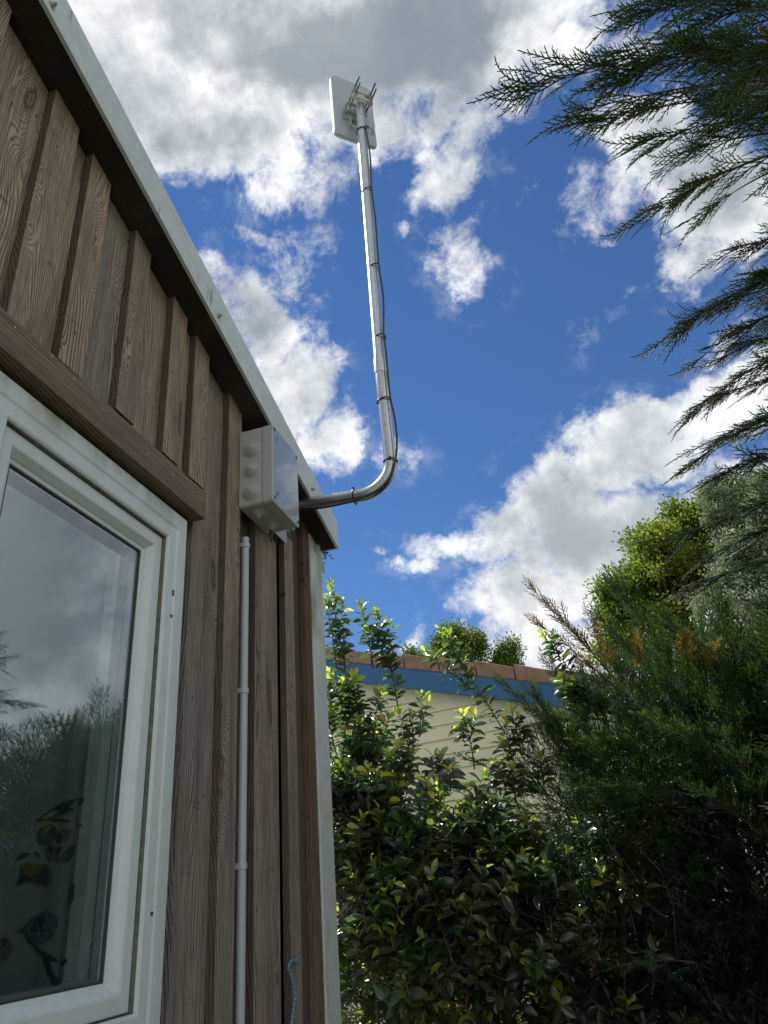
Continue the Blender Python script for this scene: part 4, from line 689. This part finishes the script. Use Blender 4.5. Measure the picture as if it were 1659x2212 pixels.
b_ = MB(); b_.prism([hl(ULE, 0, -1.6), hl(URI, 0, -1.6), hl(URI, -.12, -1.6), hl(ULE, -.12, -1.6)], [hl(ULE, 0, vz(ULE) - .1), hl(URI, 0, vz(URI) - .1), hl(URI, -.12, vz(URI) - .1), hl(ULE, -.12, vz(ULE) - .1)]); b_.build('wall', CREAM, HO)
def verge(b_, u0, u1, n0, n1, dt, db): b_.prism([hl(u0, n0, vz(u0) + db), hl(u1, n0, vz(u1) + db), hl(u1, n1, vz(u1) + db), hl(u0, n1, vz(u0) + db)], [hl(u0, n0, vz(u0) + dt), hl(u1, n0, vz(u1) + dt), hl(u1, n1, vz(u1) + dt), hl(u0, n1, vz(u0) + dt)])
b_ = MB(); verge(b_, ULE, URI, .10, .125, 0, -.195); verge(b_, ULE, URI, -.0, .10, -.18, -.19); b_.build('verge_board', BLUE, HO)
b_ = MB(); u = ULE; i = 0
while u < URI:
    b_.prism([hl(u, .135, vz(u) - .0), hl(u + .362, .135, vz(u + .362) + .004), hl(u + .362, -.02, vz(u + .362) + .004), hl(u, -.02, vz(u))], [hl(u, .150, vz(u) + .150), hl(u + .362, .142, vz(u + .362) + .122), hl(u + .362, -.02, vz(u + .362) + .122), hl(u, -.02, vz(u) + .150)]); u += .372
b_.build('verge_tile', CLAY, HO, bevel=.008)
b_ = MB(); b_.prism([hl(ULE, -.02, vz(ULE) + .02), hl(URI, -.02, vz(URI) + .02), hl(URI, -7, vz(URI) + .02), hl(ULE, -7, vz(ULE) + .02)], [hl(ULE, -.02, vz(ULE) + .1), hl(URI, -.02, vz(URI) + .1), hl(URI, -7, vz(URI) + .1), hl(ULE, -7, vz(ULE) + .1)]); b_.build('roof', CLAY, HO)

# ---------------------------------------------------------------- trees beyond
def leafclump(seed, n=16, s_=.30):
    r_ = np.random.default_rng(seed); V = []; F = []
    for i in range(n):
        c = r_.normal(0, .42, 3); d = c / (np.linalg.norm(c) + 1e-6) + r_.normal(0, .6, 3); d /= np.linalg.norm(d); x = np.cross(d, r_.normal(size=3)); x /= np.linalg.norm(x); z = np.cross(x, d); b = len(V)
        V += [c, c + d * s_ * .45 + x * s_ * .30 + z * .02, c + d * s_, c + d * s_ * .45 - x * s_ * .30 + z * .02]; F.append((b, b + 1, b + 2, b + 3))
    return np.array(V), np.array(F)
CL = [leafclump(i) for i in range(10)]
def tree(name, base, lobes, mat_, label, cs, nper, tint, tv, trunk_r, top):
    t = empty(name, base, label, 'tree'); b_ = MB(); B = Vector(base); tp = Vector(top); b_.tube([B, B.lerp(tp, .35) + Vector((.1, 0, 0)), B.lerp(tp, .7), tp], [trunk_r, trunk_r * .8, trunk_r * .55, trunk_r * .25], 10)
    P = []; TT = []
    sub = []
    for (c, r) in lobes:
        for _ in range(10): sub.append((Vector(c) + Vector(rng.normal(0, 1, 3)).normalized() * r * float(rng.uniform(.45, 1.1)), r * float(rng.uniform(.18, .48))))
        sub.append((c, r * .5))
    for (c, r) in sub:
        c = Vector(c); s0 = B.lerp(tp, float(rng.uniform(.45, .95))); b_.tube([s0, s0.lerp(c, .5) + Vector((0, 0, .1)), c], [trunk_r * .22, trunk_r * .14, trunk_r * .05], 5)
        n = int(nper * r ** 2) + 8; u = unit(n); q = rng.uniform(.35, 1.0, n) ** .5 * (1 + rng.normal(0, .20, n)); p = np.array(tuple(c)) + u * (r * q)[:, None] * np.array((1, 1, .85)); P.append(p); w_ = rng.uniform(0, 6, 3); fq = 4.6 / r ** .5; nz = np.sin(p[:, 0] * fq + w_[0] + 1.3 * np.sin(p[:, 2] * fq * .7)) + np.sin(p[:, 1] * fq + w_[1]) * .6 + np.sin(p[:, 2] * fq * 1.2 + w_[2] + np.sin(p[:, 0] * fq * .8)); kk = nz > .05; P[-1] = p[kk]; TT.append((tint + rng.normal(0, tv, n) + rng.normal(0, tv * .6))[kk])
        for j in range(4): v_ = Vector(u[j]) if j < n else Vector((0, 0, 1)); b_.tube([c, c + v_ * r * .45, c + v_ * r * .95], [trunk_r * .08, trunk_r * .05, .006], 4)
    P = np.concatenate(P); TT = np.concatenate(TT); n = len(P); b_.build('trunk', BARK, t); V, F, T = scatter(CL, P, unit(n), unit(n), cs * rng.uniform(.7, 1.3, n), np.clip(TT, 0, 1)); npmesh('crown', V, F, mat_, t, T); return t
def lob(lst, Y, s_): return [(atY(px, py, Y + rng.uniform(-.5, .5)), r * Y / 1550 * s_) for px, py, r in lst]
g0 = -1.6
c0 = atY(1450, 1500, 15); tree('oak_tree', (c0.x, 15, g0), lob([(1345, 1330, 62), (1400, 1270, 70), (1430, 1200, 55), (1400, 1180, 30), (1480, 1190, 60), (1500, 1120, 55), (1560, 1110, 60), (1460, 1290, 75), (1540, 1220, 80), (1330, 1390, 50), (1410, 1370, 70), (1480, 1380, 80), (1580, 1320, 80), (1650, 1150, 60), (1320, 1275, 25), (1600, 1420, 90)], 15, 1.05), OAKM, 'yellow green oak standing behind the hedge conifers against white cloud', .25, 2200, .60, .22, .22, (c0.x + .2, 15, 4.6))
c0 = atY(1640, 1500, 12); tree('whitebeam_tree', (c0.x + .3, 12, g0), lob([(1560, 1075, 40), (1610, 1060, 45), (1659, 1090, 60), (1590, 1160, 55), (1640, 1230, 70), (1560, 1270, 55), (1620, 1330, 75), (1700, 1300, 90), (1575, 1350, 50), (1700, 1150, 80), (1540, 1110, 18), (1680, 1420, 80)], 12, 1.05), BEAMM, 'silvery leaved whitebeam at the far right beside the oak', .15, 3200, .5, .2, .16, (c0.x + .3, 12, 4.4))
c0 = atY(1000, 1500, 26); tree('oak_tree', (c0.x, 26, g0), lob([(990, 1390, 38), (955, 1405, 32), (1020, 1400, 34), (1075, 1420, 32), (1095, 1405, 20), (905, 1440, 34), (880, 1450, 25), (1050, 1450, 40), (970, 1450, 45), (1110, 1440, 18)], 26, 1.0), OAKM, 'distant round topped oak rising over the neighbour roof tiles', .30, 700, .32, .15, .25, (c0.x, 26, 6.5))
c0 = atY(1250, 1500, 24)

# ---------------------------------------------------------------- debris hanging in a cobweb under the roof corner
dm = MB(); cen = atY(702, 1195, 2.74)
for i in range(26):
    p = cen + Vector((rng.normal(0, .010), rng.normal(0, .008), rng.normal(0, .020))); d = Vector(rng.normal(0, .006, 3)); dm.tube([p, p + d, p + d * 1.6 + Vector((0, 0, -.003))], [.0016, .0028, .0008], 5)
for i in range(9): dm.tube([cen + Vector((rng.normal(0, .02), 0, .045)), cen + Vector((rng.normal(0, .01), 0, -.01))], .00035, 3)
o = dm.build('cobweb_debris', simple('debris', (.05, .04, .03), .9)); tag(o, 'dark scraps caught in a cobweb under the roof corner of the cabin', 'cobweb')

# ---------------------------------------------------------------- ground
def ground():
    m, k, b = mat('ground_soil'); g = k.new('ShaderNodeNewGeometry'); p = g.outputs['Position']; n = k.noise(p, 1.2, 6, .6); n2 = k.noise(p, 30, 5, .6)
    k.put(b.inputs['Base Color'], k.mix(k.mr(n, .4, .6), k.mix(n2, (.10, .13, .04), (.16, .19, .07)), k.mix(n2, (.20, .17, .12), (.30, .26, .20)))); b.inputs['Roughness'].default_value = .95; bump(k, b, n2, .4, .02)
    b_ = MB(); b_.add([(-600, -600, -1.6), (600, -600, -1.6), (600, 600, -1.6), (-600, 600, -1.6)], [(0, 1, 2, 3)]); tag(b_.build('ground', m), kind='structure')
    pv = simple('path_slabs', (.42, .40, .36), .85, var=.2, scale=6); b_ = MB(); b_.add([(-1.0, -8, -1.596), (.6, -8, -1.596), (.6, 3.1, -1.596), (-1.0, 3.1, -1.596)], [(0, 1, 2, 3)]); tag(b_.build('path', pv), kind='structure')
ground()
for o in bpy.data.objects:
    if '_w' in o: del o['_w']
C.render.resolution_x = 768; C.render.resolution_y = 1024
